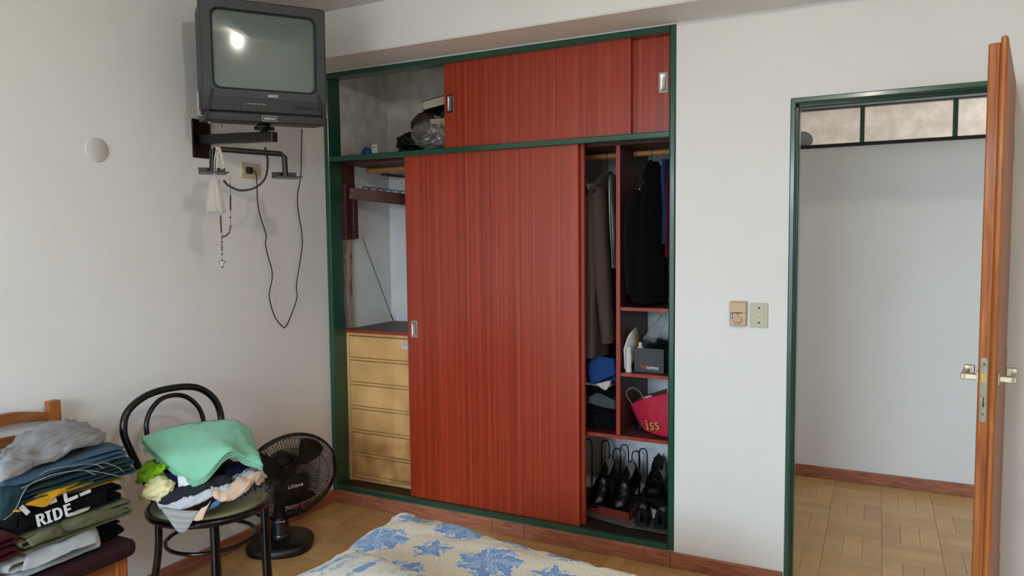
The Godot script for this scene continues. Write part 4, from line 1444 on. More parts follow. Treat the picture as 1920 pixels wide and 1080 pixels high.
# ------------------------------------------------------------------ black chair and the clothes on it
func black_chair() -> void:
	M("chair_black", Color(0.018, 0.019, 0.021), 0.22, {})
	M("olive_vinyl", Color(0.50, 0.49, 0.355), 0.42, {"normal": tex.plaster, "ns": 0.25, "scale": 9.0})
	var o := thing("bentwood_chair", "black bentwood-style tube chair with round olive seat, heaped with clothes", "chair", Vector3(0.432, 0, 1.199), deg_to_rad(80))
	var m := MB.new()
	var arch := curve([[-0.155, 0.008, -0.235], [-0.128, 0.14, -0.20], [-0.112, 0.30, -0.180], [-0.116, 0.45, -0.186], [-0.148, 0.56, -0.205], [-0.186, 0.68, -0.228], [-0.197, 0.745, -0.240], [-0.172, 0.812, -0.252], [-0.09, 0.858, -0.262], [0.02, 0.868, -0.265], [0.115, 0.852, -0.262], [0.178, 0.80, -0.252], [0.20, 0.73, -0.238], [0.188, 0.66, -0.224], [0.150, 0.56, -0.205], [0.125, 0.45, -0.186], [0.122, 0.30, -0.180], [0.138, 0.14, -0.20], [0.165, 0.008, -0.235]], 5)
	m.tube(arch, 0.0140, 12)
	part(o, "back_frame", m, mat.chair_black)
	m = MB.new()
	m.tube(curve([[-0.088, 0.47, -0.188], [-0.105, 0.60, -0.205], [-0.118, 0.70, -0.220], [-0.108, 0.775, -0.234], [-0.06, 0.828, -0.246], [0.0, 0.842, -0.25], [0.06, 0.825, -0.246], [0.105, 0.77, -0.234], [0.115, 0.70, -0.220], [0.105, 0.60, -0.205], [0.088, 0.47, -0.188]], 5), 0.0095, 10)
	part(o, "inner_hoop", m, mat.chair_black)
	m = MB.new()
	var rows := []
	for q in [[0.0, 0.438], [0.212, 0.438], [0.223, 0.444], [0.226, 0.455], [0.221, 0.465], [0.209, 0.468], [0.205, 0.462]]:
		rows.append(Vector2(q[0], q[1]))
	m.lathe(rows, 56)
	part(o, "seat_rim", m, mat.chair_black)
	m = MB.new()
	m.lathe([Vector2(0.208, 0.460), Vector2(0.207, 0.470), Vector2(0.196, 0.4775), Vector2(0.17, 0.4805), Vector2(0.10, 0.4825), Vector2(0.0, 0.483)], 56)
	part(o, "seat_pad", m, mat.olive_vinyl, "olive vinyl seat pad")
	for l in [[[-0.075, 0.445, 0.150], [-0.08, 0.30, 0.160], [-0.088, 0.15, 0.172], [-0.095, 0.004, 0.19]], [[0.155, 0.445, 0.120], [0.150, 0.30, 0.128], [0.145, 0.15, 0.140], [0.15, 0.004, 0.155]]]:
		m = MB.new()
		m.tube(curve(l, 5), 0.0165, 12, false, 0.0185)
		part(o, "leg", m, mat.chair_black)
	m = MB.new()
	var ring := PackedVector3Array()
	for i in 48: ring.append(Vector3(0.160 * cos(TAU * i / 48), 0.325, 0.160 * sin(TAU * i / 48)))
	m.tube(ring, 0.0075, 9, true)
	part(o, "ring_stretcher", m, mat.chair_black)
	clothes_on_black_chair()

func garment(called: String, label: String, category: String, m: MB, material: Material, group := "clothes heaped on the black chair") -> MeshInstance3D:
	return single(called, m, material, label, category, group)

func stripes(n: int, a: Color, b: Color, share := 0.5, slant := 0.0) -> ImageTexture:
	return image_from(64, 256, func(x: int, y: int) -> Color:
		var t := fposmod((y + x * slant) / 256.0 * n, 1.0)
		return a if t < share else b)

func clothes_on_black_chair() -> void:
	cloth("mint", Color(0.53, 0.77, 0.64), 0.9, 22.0, {"rim": 0.6})
	cloth("off_white", Color(0.74, 0.73, 0.70))
	cloth("lime", Color(0.50, 0.72, 0.14))
	cloth("butter", Color(0.90, 0.86, 0.65))
	cloth("navy", Color(0.06, 0.08, 0.17))
	cloth("white_cloth", Color(0.86, 0.865, 0.87))
	cloth("charcoal", Color(0.15, 0.17, 0.18))
	cloth("royal", Color(0.10, 0.27, 0.55))
	cloth("peach", Color(0.83, 0.715, 0.62))
	cloth("sky", Color(0.33, 0.53, 0.70))
	cloth("pale_grey", Color(0.74, 0.745, 0.75))
	M("striped", Color(1, 1, 1), 0.9, {"tex": stripes(26, Color(0.10, 0.105, 0.11), Color(0.80, 0.80, 0.78), 0.45)})
	M("dotted", Color(1, 1, 1), 0.9, {"scale": 16.0, "tex": image_from(64, 64, func(x: int, y: int) -> Color:
		var h := fposmod(sin(float(x / 4) * 12.99 + float(y / 4) * 78.2) * 43758.5, 1.0)
		return Color(0.55, 0.57, 0.62) if h > 0.80 else Color(0.10, 0.115, 0.17))})
	M("checked", Color(1, 1, 1), 0.9, {"scale": 9.0, "tex": image_from(64, 64, func(x: int, y: int) -> Color:
		return Color(0.40, 0.41, 0.45) if x % 32 < 4 or y % 32 < 4 else Color(0.74, 0.74, 0.74))})
	# the heap's bulk: a charcoal shirt crumpled on the seat
	var m := crumple(Vector3(0.125, 0.055, 0.14), 0.22, 2.2, 3.0)
	var h := garment("crumpled_shirt", "charcoal grey shirt crumpled under the mint towel on black chair", "shirt", m, mat.charcoal)
	h.position = Vector3(0.40, 0.56, 1.20)
	m = sheet([[Vector3(0.594, 0.607, 1.246), Vector3(0.566, 0.605, 1.283), Vector3(0.548, 0.589, 1.338), Vector3(0.489, 0.579, 1.368), Vector3(0.452, 0.583, 1.387)],
		[Vector3(0.636, 0.591, 1.271), Vector3(0.599, 0.589, 1.312), Vector3(0.574, 0.581, 1.359), Vector3(0.512, 0.566, 1.392), Vector3(0.45, 0.561, 1.417)],
		[Vector3(0.622, 0.566, 1.286), Vector3(0.599, 0.573, 1.325), Vector3(0.57, 0.564, 1.368), Vector3(0.513, 0.546, 1.398), Vector3(0.442, 0.53, 1.429)]], 5, 0.005, 0.010, 18.0, 4.0)
	garment("shirt_fold", "charcoal grey shirt sleeve spread between the mint towel and white cloth", "shirt", m, mat.charcoal)
	# towel folded in three
	var t := thing("towel", "folded mint green towel lying on top of the clothes on black chair", "towel", Vector3.ZERO, 0, "clothes heaped on the black chair")
	for k in 3:
		var dn := Vector3(0, -0.011 * k, 0) + Vector3(-0.004, 0, -0.003) * k
		var g := [[Vector3(0.232, 0.721, 1.33), Vector3(0.268, 0.738, 1.266), Vector3(0.307, 0.747, 1.189), Vector3(0.367, 0.753, 1.114), Vector3(0.442, 0.752, 1.076), Vector3(0.522, 0.722, 1.072)],
			[Vector3(0.31, 0.702, 1.36), Vector3(0.371, 0.71, 1.317), Vector3(0.439, 0.722, 1.27), Vector3(0.499, 0.737, 1.205), Vector3(0.54, 0.726, 1.141), Vector3(0.589, 0.689, 1.119)],
			[Vector3(0.393, 0.677, 1.376), Vector3(0.466, 0.679, 1.35), Vector3(0.538, 0.693, 1.324), Vector3(0.59, 0.72, 1.262), Vector3(0.608, 0.693, 1.188), Vector3(0.65, 0.662, 1.158)],
			[Vector3(0.488, 0.624, 1.365), Vector3(0.547, 0.607, 1.365), Vector3(0.589, 0.626, 1.343), Vector3(0.631, 0.699, 1.276), Vector3(0.648, 0.657, 1.215), Vector3(0.695, 0.634, 1.182)]]
		var rows := []
		for r in g:
			var row := []
			for p in r: row.append(p + dn)
			rows.append(row)
		part(t, "fold", sheet(rows, 6, 0.009, 0.0045, 11.0, 1.0), mat.mint)
	m = sheet([[Vector3(0.238, 0.677, 1.33), Vector3(0.26, 0.682, 1.308), Vector3(0.305, 0.66, 1.298)], [Vector3(0.297, 0.671, 1.363), Vector3(0.323, 0.677, 1.349), Vector3(0.377, 0.66, 1.351)], [Vector3(0.323, 0.657, 1.379), Vector3(0.353, 0.66, 1.364), Vector3(0.402, 0.647, 1.362)]], 6, 0.008, 0.006, 22.0, 8.0)
	garment("cotton_cloth", "off-white cotton cloth peeping out beside the mint towel", "clothing", m, mat.off_white)
	m = sheet([[Vector3(0.274, 0.609, 1.373), Vector3(0.293, 0.637, 1.351), Vector3(0.349, 0.647, 1.344), Vector3(0.426, 0.648, 1.35)], [Vector3(0.313, 0.607, 1.41), Vector3(0.35, 0.637, 1.406), Vector3(0.386, 0.646, 1.381), Vector3(0.437, 0.647, 1.373)], [Vector3(0.319, 0.593, 1.419), Vector3(0.369, 0.618, 1.426), Vector3(0.4, 0.635, 1.409), Vector3(0.433, 0.64, 1.392)], [Vector3(0.329, 0.587, 1.415), Vector3(0.363, 0.6, 1.413), Vector3(0.388, 0.616, 1.405), Vector3(0.411, 0.628, 1.393)]], 8, 0.008, 0.013, 22.0, 3.0)
	garment("lime_shirt", "bright lime green shirt crumpled on the left of black chair seat", "shirt", m, mat.lime)
	m = sheet([[Vector3(0.377, 0.627, 1.36), Vector3(0.406, 0.63, 1.344), Vector3(0.458, 0.618, 1.33)], [Vector3(0.414, 0.621, 1.375), Vector3(0.444, 0.618, 1.366), Vector3(0.476, 0.6, 1.357)], [Vector3(0.443, 0.61, 1.383), Vector3(0.468, 0.602, 1.377), Vector3(0.485, 0.59, 1.369)]], 6, 0.006, 0.004, 24.0, 6.0)
	garment("navy_cloth", "small navy blue cloth between lime shirt and white cloth", "clothing", m, mat.navy)
	m = sheet([[Vector3(0.419, 0.636, 1.343), Vector3(0.442, 0.632, 1.332), Vector3(0.475, 0.615, 1.328)], [Vector3(0.468, 0.617, 1.365), Vector3(0.497, 0.615, 1.362), Vector3(0.519, 0.601, 1.352)], [Vector3(0.48, 0.595, 1.374), Vector3(0.506, 0.593, 1.368), Vector3(0.531, 0.594, 1.353)], [Vector3(0.482, 0.579, 1.372), Vector3(0.511, 0.589, 1.366), Vector3(0.535, 0.592, 1.351)]], 6, 0.005, 0.004, 22.0, 2.0)
	garment("white_shirt", "plain white shirt corner hanging below the mint towel", "shirt", m, mat.white_cloth)
	m = sheet([[Vector3(0.359, 0.613, 1.386), Vector3(0.389, 0.622, 1.376), Vector3(0.437, 0.611, 1.37), Vector3(0.466, 0.6, 1.373)], [Vector3(0.373, 0.591, 1.426), Vector3(0.429, 0.599, 1.425), Vector3(0.468, 0.589, 1.412), Vector3(0.483, 0.584, 1.394)], [Vector3(0.378, 0.564, 1.448), Vector3(0.43, 0.573, 1.444), Vector3(0.459, 0.565, 1.424), Vector3(0.481, 0.57, 1.407)], [Vector3(0.37, 0.542, 1.453), Vector3(0.413, 0.545, 1.449), Vector3(0.441, 0.538, 1.433), Vector3(0.462, 0.548, 1.418)]], 6, 0.007, 0.012, 20.0, 12.0)
	garment("butter_shirt", "pale butter yellow shirt draped over the left seat edge", "shirt", m, mat.butter)
	m = sheet([[Vector3(0.524, 0.557, 1.38), Vector3(0.552, 0.57, 1.371), Vector3(0.582, 0.581, 1.355)], [Vector3(0.524, 0.547, 1.398), Vector3(0.561, 0.556, 1.384), Vector3(0.59, 0.571, 1.363)], [Vector3(0.516, 0.54, 1.403), Vector3(0.555, 0.545, 1.388), Vector3(0.584, 0.558, 1.367)]], 6, 0.006, 0.003, 24.0, 4.0)
	garment("royal_shirt", "royal blue shirt sleeve folded on the black chair", "shirt", m, mat.royal)
	m = sheet([[Vector3(0.451, 0.529, 1.436), Vector3(0.516, 0.547, 1.413), Vector3(0.57, 0.567, 1.379), Vector3(0.616, 0.584, 1.327), Vector3(0.645, 0.592, 1.289)], [Vector3(0.466, 0.528, 1.442), Vector3(0.528, 0.538, 1.419), Vector3(0.584, 0.554, 1.39), Vector3(0.62, 0.571, 1.343), Vector3(0.65, 0.579, 1.299)], [Vector3(0.488, 0.518, 1.435), Vector3(0.541, 0.522, 1.417), Vector3(0.585, 0.537, 1.396), Vector3(0.619, 0.557, 1.361), Vector3(0.641, 0.569, 1.315)]], 6, 0.010, 0.012, 24.0, 9.0)
	garment("pale_shirt", "pale grey rumpled shirt lying along the front of black chair", "shirt", m, mat.pale_grey)
	m = sheet([[Vector3(0.478, 0.533, 1.45), Vector3(0.52, 0.529, 1.435), Vector3(0.568, 0.525, 1.417), Vector3(0.609, 0.524, 1.396)], [Vector3(0.507, 0.507, 1.449), Vector3(0.536, 0.503, 1.44), Vector3(0.572, 0.5, 1.426), Vector3(0.6, 0.499, 1.41)], [Vector3(0.53, 0.479, 1.445), Vector3(0.549, 0.476, 1.439), Vector3(0.57, 0.475, 1.43), Vector3(0.588, 0.474, 1.419)], [Vector3(0.55, 0.453, 1.437), Vector3(0.559, 0.452, 1.435), Vector3(0.569, 0.452, 1.43), Vector3(0.575, 0.453, 1.424)]], 5, 0.003, 0.001, 14.0, 2.0)
	garment("striped_shirt", "black and white striped shirt corner hanging over the seat edge", "shirt", m, mat.striped)
	m = sheet([[Vector3(0.471, 0.524, 1.44), Vector3(0.491, 0.516, 1.434), Vector3(0.51, 0.509, 1.428)], [Vector3(0.477, 0.507, 1.436), Vector3(0.495, 0.501, 1.432), Vector3(0.511, 0.494, 1.427)], [Vector3(0.486, 0.491, 1.429), Vector3(0.499, 0.486, 1.427), Vector3(0.509, 0.479, 1.424)]], 4, 0.003, 0.001, 14.0, 2.0)
	garment("sky_shirt", "light blue shirt edge behind the striped shirt corner", "shirt", m, mat.sky)
	m = sheet([[Vector3(0.615, 0.532, 1.345), Vector3(0.622, 0.541, 1.332), Vector3(0.631, 0.545, 1.316)], [Vector3(0.613, 0.523, 1.353), Vector3(0.623, 0.529, 1.338), Vector3(0.632, 0.535, 1.322)], [Vector3(0.605, 0.511, 1.36), Vector3(0.619, 0.516, 1.345), Vector3(0.631, 0.525, 1.327)]], 4, 0.004, 0.001, 14.0, 2.0)
	garment("sky_shirt", "light blue shirt corner lying under the peach cloth", "shirt", m, mat.sky)
	m = sheet([[Vector3(0.595, 0.579, 1.332), Vector3(0.634, 0.585, 1.284), Vector3(0.657, 0.6, 1.226), Vector3(0.668, 0.601, 1.176), Vector3(0.679, 0.578, 1.161)], [Vector3(0.625, 0.57, 1.351), Vector3(0.654, 0.571, 1.314), Vector3(0.681, 0.587, 1.254), Vector3(0.684, 0.601, 1.196), Vector3(0.68, 0.567, 1.172)], [Vector3(0.636, 0.557, 1.352), Vector3(0.661, 0.544, 1.324), Vector3(0.68, 0.561, 1.274), Vector3(0.689, 0.59, 1.211), Vector3(0.682, 0.562, 1.188)], [Vector3(0.644, 0.549, 1.346), Vector3(0.658, 0.542, 1.331), Vector3(0.676, 0.55, 1.288), Vector3(0.686, 0.58, 1.224), Vector3(0.681, 0.564, 1.205)]], 6, 0.009, 0.008, 20.0, 5.0)
	garment("peach_trousers", "peach beige trousers rolled along the front of black chair", "trousers", m, mat.peach)
	m = sheet([[Vector3(0.613, 0.531, 1.388), Vector3(0.625, 0.537, 1.376), Vector3(0.634, 0.553, 1.365)], [Vector3(0.603, 0.511, 1.403), Vector3(0.621, 0.515, 1.392), Vector3(0.629, 0.526, 1.38)], [Vector3(0.592, 0.494, 1.415), Vector3(0.61, 0.49, 1.406), Vector3(0.624, 0.493, 1.397)]], 5, 0.004, 0.001, 14.0, 3.0)
	garment("peach_belt", "peach beige waistband end hanging over the seat rim", "clothing", m, mat.peach)
	m = sheet([[Vector3(0.648, 0.547, 1.279), Vector3(0.661, 0.567, 1.249), Vector3(0.67, 0.57, 1.199), Vector3(0.675, 0.555, 1.153)], [Vector3(0.673, 0.543, 1.278), Vector3(0.681, 0.557, 1.245), Vector3(0.685, 0.554, 1.199), Vector3(0.692, 0.542, 1.157)], [Vector3(0.69, 0.542, 1.27), Vector3(0.688, 0.549, 1.243), Vector3(0.696, 0.548, 1.199), Vector3(0.712, 0.52, 1.154)]], 6, 0.007, 0.010, 24.0, 7.0)
	garment("dotted_shirt", "navy shirt with tiny light specks behind the peach trousers", "shirt", m, mat.dotted)
	m = sheet([[Vector3(0.583, 0.589, 1.242), Vector3(0.593, 0.603, 1.191), Vector3(0.604, 0.607, 1.129), Vector3(0.634, 0.582, 1.116)], [Vector3(0.605, 0.583, 1.27), Vector3(0.625, 0.59, 1.226), Vector3(0.635, 0.601, 1.164), Vector3(0.656, 0.571, 1.128)], [Vector3(0.616, 0.574, 1.282), Vector3(0.633, 0.579, 1.24), Vector3(0.64, 0.586, 1.18), Vector3(0.669, 0.564, 1.133)]], 6, 0.006, 0.009, 22.0, 3.0)
	garment("checked_shirt", "white and grey checked shirt under the mint towel's right corner", "shirt", m, mat.checked)
	m = sheet([[Vector3(0.56, 0.621, 1.24), Vector3(0.57, 0.632, 1.189), Vector3(0.598, 0.609, 1.154)], [Vector3(0.579, 0.606, 1.248), Vector3(0.594, 0.612, 1.207), Vector3(0.606, 0.602, 1.168)], [Vector3(0.59, 0.594, 1.249), Vector3(0.602, 0.598, 1.209), Vector3(0.61, 0.588, 1.161)]], 5, 0.007, 0.005, 20.0, 1.0)
	garment("navy_jumper", "dark navy jumper in the hollow below the mint towel", "jumper", m, mat.navy)

# ------------------------------------------------------------------ wooden chair and the pile of folded clothes on it
func wooden_chair() -> void:
	M("burgundy_seat", Color(0.20, 0.11, 0.125), 0.85, {"normal": tex.weave, "ns": 0.8, "scale": 20.0, "rim": 0.3, "spec": 0.2})
	var o := thing("dining_chair", "orange-brown wooden chair with dark burgundy seat, piled with folded clothes", "chair")
	var m := MB.new()
	var rows := []
	for q in [[0.94, 0.402], [0.985, 0.406], [1.0, 0.418], [1.0, 0.432], [0.985, 0.442], [0.93, 0.448], [0.5, 0.452], [0.02, 0.453]]:
		var row := PackedVector3Array()
		for p in rounded_rect(0.43, 0.44, 0.05, 6):
			row.append(Vector3(0.268 + p.x * q[0], q[1], 1.746 - p.y * q[0]))
		rows.append(row)
	m.smooth(true).grid(rows, true)
	part(o, "seat", m, mat.burgundy_seat, "dark burgundy upholstered seat")
	for z in [1.578, 1.918]:
		m = MB.new()
		m.bev(Vector3(0.41, 0.0, z - 0.02), Vector3(0.45, 0.402, z + 0.02), 0.003)
		part(o, "leg", m, mat.orange)
		m = MB.new()
		m.prism(PackedVector2Array([Vector2(0.045, 0.0), Vector2(0.078, 0.0), Vector2(0.062, 0.42), Vector2(0.052, 0.885), Vector2(0.024, 0.885), Vector2(0.030, 0.42)]), z - 0.0635, z - 0.0235)
		part(o, "back_post", m, mat.orange)
		m = MB.new()
		m.bev(Vector3(0.09, 0.345, z - 0.012), Vector3(0.42, 0.401, z + 0.012), 0.002)
		part(o, "side_rail", m, mat.orange_u)
	m = MB.new()
	m.bev(Vector3(0.418, 0.345, 1.59), Vector3(0.442, 0.401, 1.905), 0.002)
	part(o, "front_rail", m, mat.orange_u)
	m = MB.new()
	m.bev(Vector3(0.06, 0.36, 1.59), Vector3(0.08, 0.401, 1.905), 0.002)
	part(o, "rear_rail", m, mat.orange_u)
	var rot := Transform3D(Basis(Vector3(0, 0, 1), Vector3(0, 1, 0), Vector3(-1, 0, 0)), Vector3.ZERO)
	for q in [[0.818, 0.846, 0.028, 0.050], [0.735, 0.765, 0.036, 0.056]]:
		m = MB.new()
		var poly := PackedVector2Array()
		for k in 9:
			var z := lerpf(1.552, 1.862, k / 8.0)
			poly.append(Vector2(z, q[0] + 0.016 * sin(PI * k / 8.0)))
		for k in 9:
			var z := lerpf(1.862, 1.552, k / 8.0)
			poly.append(Vector2(z, q[1] + 0.028 * sin(PI * k / 8.0)))
		m.prism(poly, -q[3], -q[2], rot)
		part(o, "back_slat", m, mat.orange_u)
	folded_pile()

const PILE := "folded clothes piled on the wooden chair"

func pile_item(called: String, label: String, category: String, at: Vector3, m: MB, material: Material) -> Node3D:
	var o := thing(called, label, category, at, PI / 2, PILE)
	part(o, "folds", m, material)
	return o

func folded_pile() -> void:
	cloth("heather", Color(0.62, 0.615, 0.62), 0.8, 16.0, {"tex": blend_tex(seamless(0.2, 3, 256, 41), Color(0.88, 0.88, 0.88), Color(1, 1, 1), 1.8)})
	cloth("tee_grey", Color(0.74, 0.745, 0.74), 0.7, 16.0, {"tex": blend_tex(seamless(0.2, 3, 256, 42), Color(0.90, 0.90, 0.91), Color(1, 1, 1), 1.8)})
	cloth("olive", Color(0.40, 0.40, 0.31))
	cloth("tee_black", Color(0.022, 0.023, 0.026))
	cloth("yellow", Color(0.80, 0.59, 0.13))
	cloth("teal_denim", Color(0.17, 0.265, 0.295), 1.0, 24.0, {"tex": blend_tex(seamless(0.15, 4, 256, 43), Color(0.70, 0.74, 0.76), Color(1.15, 1.1, 1.05), 1.6)})
	cloth("blue_denim", Color(0.28, 0.385, 0.47), 1.0, 24.0, {"tex": blend_tex(seamless(0.15, 4, 256, 43), Color(0.80, 0.83, 0.86), Color(1.1, 1.08, 1.05), 1.6)})
	cloth("maroon", Color(0.24, 0.07, 0.09))
	cloth("ink", Color(0.03, 0.035, 0.06))
	cloth("stitch", Color(0.60, 0.64, 0.60), 0.2)
	var o := pile_item("grey_tee", "light grey heather t-shirt at the bottom of the folded pile", "t-shirt", Vector3(0.272, 0.457, 1.79), folded(0.26, 0.36, 3, 0.0225, 1.0, 0.006), mat.tee_grey)
	var m := sheet([[Vector3(0.42, 0.533, 1.86), Vector3(0.425, 0.54, 1.808), Vector3(0.425, 0.536, 1.725), Vector3(0.42, 0.538, 1.646)], [Vector3(0.452, 0.519, 1.884), Vector3(0.456, 0.52, 1.819), Vector3(0.456, 0.525, 1.745), Vector3(0.45, 0.519, 1.656)], [Vector3(0.487, 0.502, 1.915), Vector3(0.489, 0.499, 1.84), Vector3(0.489, 0.506, 1.767), Vector3(0.484, 0.496, 1.674)]], 5, 0.004, 0.005, 16.0, 5.0)
	var p := part(o, "hanging_front", m, mat.tee_grey)
	p.transform = o.transform.affine_inverse()
	pile_item("dark_jeans", "dark ink blue jeans folded at the pile's right end on the seat", "jeans", Vector3(0.25, 0.457, 1.594), folded(0.08, 0.32, 3, 0.021, 7.0, 0.006), mat.ink)
	pile_item("dark_trousers", "dark ink blue trousers under the maroon cloth", "trousers", Vector3(0.27, 0.457, 2.02), folded(0.10, 0.34, 3, 0.022, 8.0, 0.006), mat.ink)
	pile_item("maroon_shirt", "maroon shirt folded beside the olive trousers", "shirt", Vector3(0.285, 0.534, 1.99), folded(0.15, 0.36, 4, 0.019, 9.0, 0.008), mat.maroon)
	pile_item("olive_trousers", "olive khaki trousers folded under the black t-shirt", "trousers", Vector3(0.275, 0.531, 1.715), folded(0.34, 0.36, 4, 0.0150, 11.0, 0.008), mat.olive)
	# black t-shirt with print
	o = pile_item("printed_tee", "black t-shirt with white printed lettering in the folded pile", "t-shirt", Vector3(0.272, 0.5955, 1.735), folded(0.32, 0.35, 4, 0.0140, 12.0, 0.006), mat.tee_black)
	m = sheet([[Vector3(0.43, 0.663, 1.875), Vector3(0.435, 0.666, 1.799), Vector3(0.435, 0.661, 1.699), Vector3(0.43, 0.648, 1.606)], [Vector3(0.452, 0.648, 1.891), Vector3(0.458, 0.645, 1.811), Vector3(0.458, 0.642, 1.715), Vector3(0.45, 0.631, 1.621)], [Vector3(0.462, 0.618, 1.902), Vector3(0.468, 0.613, 1.814), Vector3(0.468, 0.617, 1.723), Vector3(0.458, 0.606, 1.628)]], 5, 0.004, 0.0015, 10.0, 3.0)
	p = part(o, "printed_front", m, mat.tee_black)
	p.transform = o.transform.affine_inverse()
	var inv := o.transform.affine_inverse()
	var face := Basis(Vector3(0.02, 0.03, -1).normalized(), Vector3(-0.28, 0.96, 0).normalized(), Vector3(0.96, 0.28, 0.02).normalized())
	var lp := text_part(o, "RIDE", 0.050, 0.003, mat.white_print, inv * Transform3D(face, Vector3(0.473, 0.628, 1.806)), "Droid Sans", 700, false, "", 0.102)
	for q in [[Vector3(0.46, 0.668, 1.882), 0.013, 0.032, 0.5], [Vector3(0.454, 0.672, 1.798), 0.022, 0.026, 0.1], [Vector3(0.455, 0.67, 1.759), 0.010, 0.032, 0.0], [Vector3(0.46, 0.656, 1.743), 0.040, 0.010, 0.08], [Vector3(0.453, 0.658, 1.694), 0.035, 0.010, 0.06]]:
		m = MB.new()
		m.bev(Vector3(-q[1] * 0.5, -q[2] * 0.5, -0.0015), Vector3(q[1] * 0.5, q[2] * 0.5, 0.0022), 0.0004, inv * Transform3D(face * Basis(Vector3(0, 0, 1), q[3]), q[0]))
		part(o, "print_stroke", m, mat.white_print)
	m = sheet([[Vector3(0.46, 0.614, 1.752), Vector3(0.46, 0.619, 1.717), Vector3(0.455, 0.612, 1.68)], [Vector3(0.466, 0.605, 1.763), Vector3(0.466, 0.603, 1.729), Vector3(0.46, 0.603, 1.69)]], 5, 0.004, 0.002, 14.0, 3.0)
	single("white_tee", m, mat.white_cloth, "white t-shirt corner showing between black t-shirt and olive trousers", "t-shirt", PILE)
	m = sheet([[Vector3(0.45, 0.595, 1.766), Vector3(0.455, 0.594, 1.698), Vector3(0.452, 0.584, 1.625), Vector3(0.44, 0.569, 1.549)], [Vector3(0.462, 0.585, 1.784), Vector3(0.468, 0.581, 1.724), Vector3(0.464, 0.573, 1.633), Vector3(0.45, 0.557, 1.556)], [Vector3(0.466, 0.571, 1.807), Vector3(0.472, 0.559, 1.737), Vector3(0.468, 0.553, 1.644), Vector3(0.452, 0.544, 1.566)]], 5, 0.006, 0.004, 16.0, 6.0)
	single("olive_shorts", m, mat.olive, "olive khaki shorts laid over the front of the folded pile", "shorts", PILE)
	m = sheet([[Vector3(0.462, 0.587, 1.784), Vector3(0.47, 0.592, 1.84), Vector3(0.47, 0.583, 1.889)], [Vector3(0.468, 0.569, 1.779), Vector3(0.478, 0.576, 1.833), Vector3(0.476, 0.572, 1.884)], [Vector3(0.468, 0.559, 1.789), Vector3(0.477, 0.561, 1.836), Vector3(0.474, 0.56, 1.878)]], 5, 0.005, 0.004, 16.0, 16.0)
	single("olive_cuff", m, mat.olive, "olive khaki trouser cuff with turned edge above grey t-shirt", "trousers", PILE)
	o = pile_item("yellow_shirt", "golden yellow shirt sandwiched in the folded pile", "shirt", Vector3(0.265, 0.6545, 1.72), folded(0.33, 0.34, 1, 0.010, 13.0, 0.006), mat.yellow)
	m = sheet([[Vector3(0.435, 0.692, 1.848), Vector3(0.44, 0.703, 1.808), Vector3(0.44, 0.702, 1.735), Vector3(0.43, 0.683, 1.649)], [Vector3(0.455, 0.689, 1.869), Vector3(0.46, 0.691, 1.823), Vector3(0.455, 0.696, 1.764), Vector3(0.44, 0.679, 1.656)], [Vector3(0.462, 0.684, 1.88), Vector3(0.468, 0.66, 1.826), Vector3(0.462, 0.68, 1.789), Vector3(0.446, 0.678, 1.67)]], 5, 0.004, 0.003, 18.0, 3.0)
	p = part(o, "hanging_corner", m, mat.yellow)
	p.transform = o.transform.affine_inverse()
	o = pile_item("teal_jeans", "dark teal jeans with pale stitching folded in the pile", "jeans", Vector3(0.275, 0.668, 1.715), folded(0.37, 0.36, 4, 0.0145, 14.0, 0.008), mat.teal_denim)
	var iv := o.transform.affine_inverse()
	m = sheet([[Vector3(0.42, 0.757, 1.923), Vector3(0.43, 0.755, 1.885), Vector3(0.435, 0.754, 1.842)], [Vector3(0.455, 0.73, 1.944), Vector3(0.46, 0.728, 1.912), Vector3(0.455, 0.734, 1.867)], [Vector3(0.468, 0.695, 1.952), Vector3(0.47, 0.689, 1.934), Vector3(0.462, 0.705, 1.89)], [Vector3(0.474, 0.667, 1.957), Vector3(0.475, 0.665, 1.946), Vector3(0.468, 0.682, 1.913)]], 5, 0.005, 0.004, 18.0, 2.0)
	p = part(o, "hanging_leg", m, mat.teal_denim)
	p.transform = iv
	for q in [[Vector3(0.481, 0.666, 1.95), Vector3(0.474, 0.682, 1.916), Vector3(0.462, 0.736, 1.871), Vector3(0.458, 0.747, 1.809), Vector3(0.458, 0.737, 1.71), Vector3(0.458, 0.709, 1.662)], [Vector3(0.464, 0.737, 1.89), Vector3(0.464, 0.744, 1.844), Vector3(0.464, 0.75, 1.788), Vector3(0.462, 0.733, 1.696), Vector3(0.46, 0.692, 1.606), Vector3(0.45, 0.667, 1.563)], [Vector3(0.46, 0.76, 1.833), Vector3(0.462, 0.767, 1.802), Vector3(0.462, 0.758, 1.729), Vector3(0.46, 0.745, 1.667), Vector3(0.46, 0.721, 1.632)], [Vector3(0.462, 0.742, 1.667), Vector3(0.462, 0.739, 1.631), Vector3(0.458, 0.711, 1.585), Vector3(0.452, 0.684, 1.557)]]:
		m = MB.new()
		m.tube(curve(q, 5), 0.0013, 5)
		p = part(o, "stitching", m, mat.stitch)
		p.transform = iv
	o = pile_item("blue_jeans", "faded blue denim shorts below the grey sweatpants", "shorts", Vector3(0.270, 0.7295, 1.725), folded(0.355, 0.355, 3, 0.0145, 15.0, 0.006), mat.blue_denim)
	m = sheet([[Vector3(0.42, 0.788, 1.922), Vector3(0.42, 0.77, 1.833), Vector3(0.42, 0.768, 1.719), Vector3(0.41, 0.75, 1.578)], [Vector3(0.45, 0.777, 1.938), Vector3(0.452, 0.764, 1.851), Vector3(0.448, 0.763, 1.737), Vector3(0.435, 0.738, 1.59)], [Vector3(0.458, 0.758, 1.944), Vector3(0.462, 0.747, 1.87), Vector3(0.456, 0.758, 1.75), Vector3(0.44, 0.729, 1.6)]], 5, 0.005, 0.004, 16.0, 2.0)
	p = part(o, "hanging_front", m, mat.blue_denim)
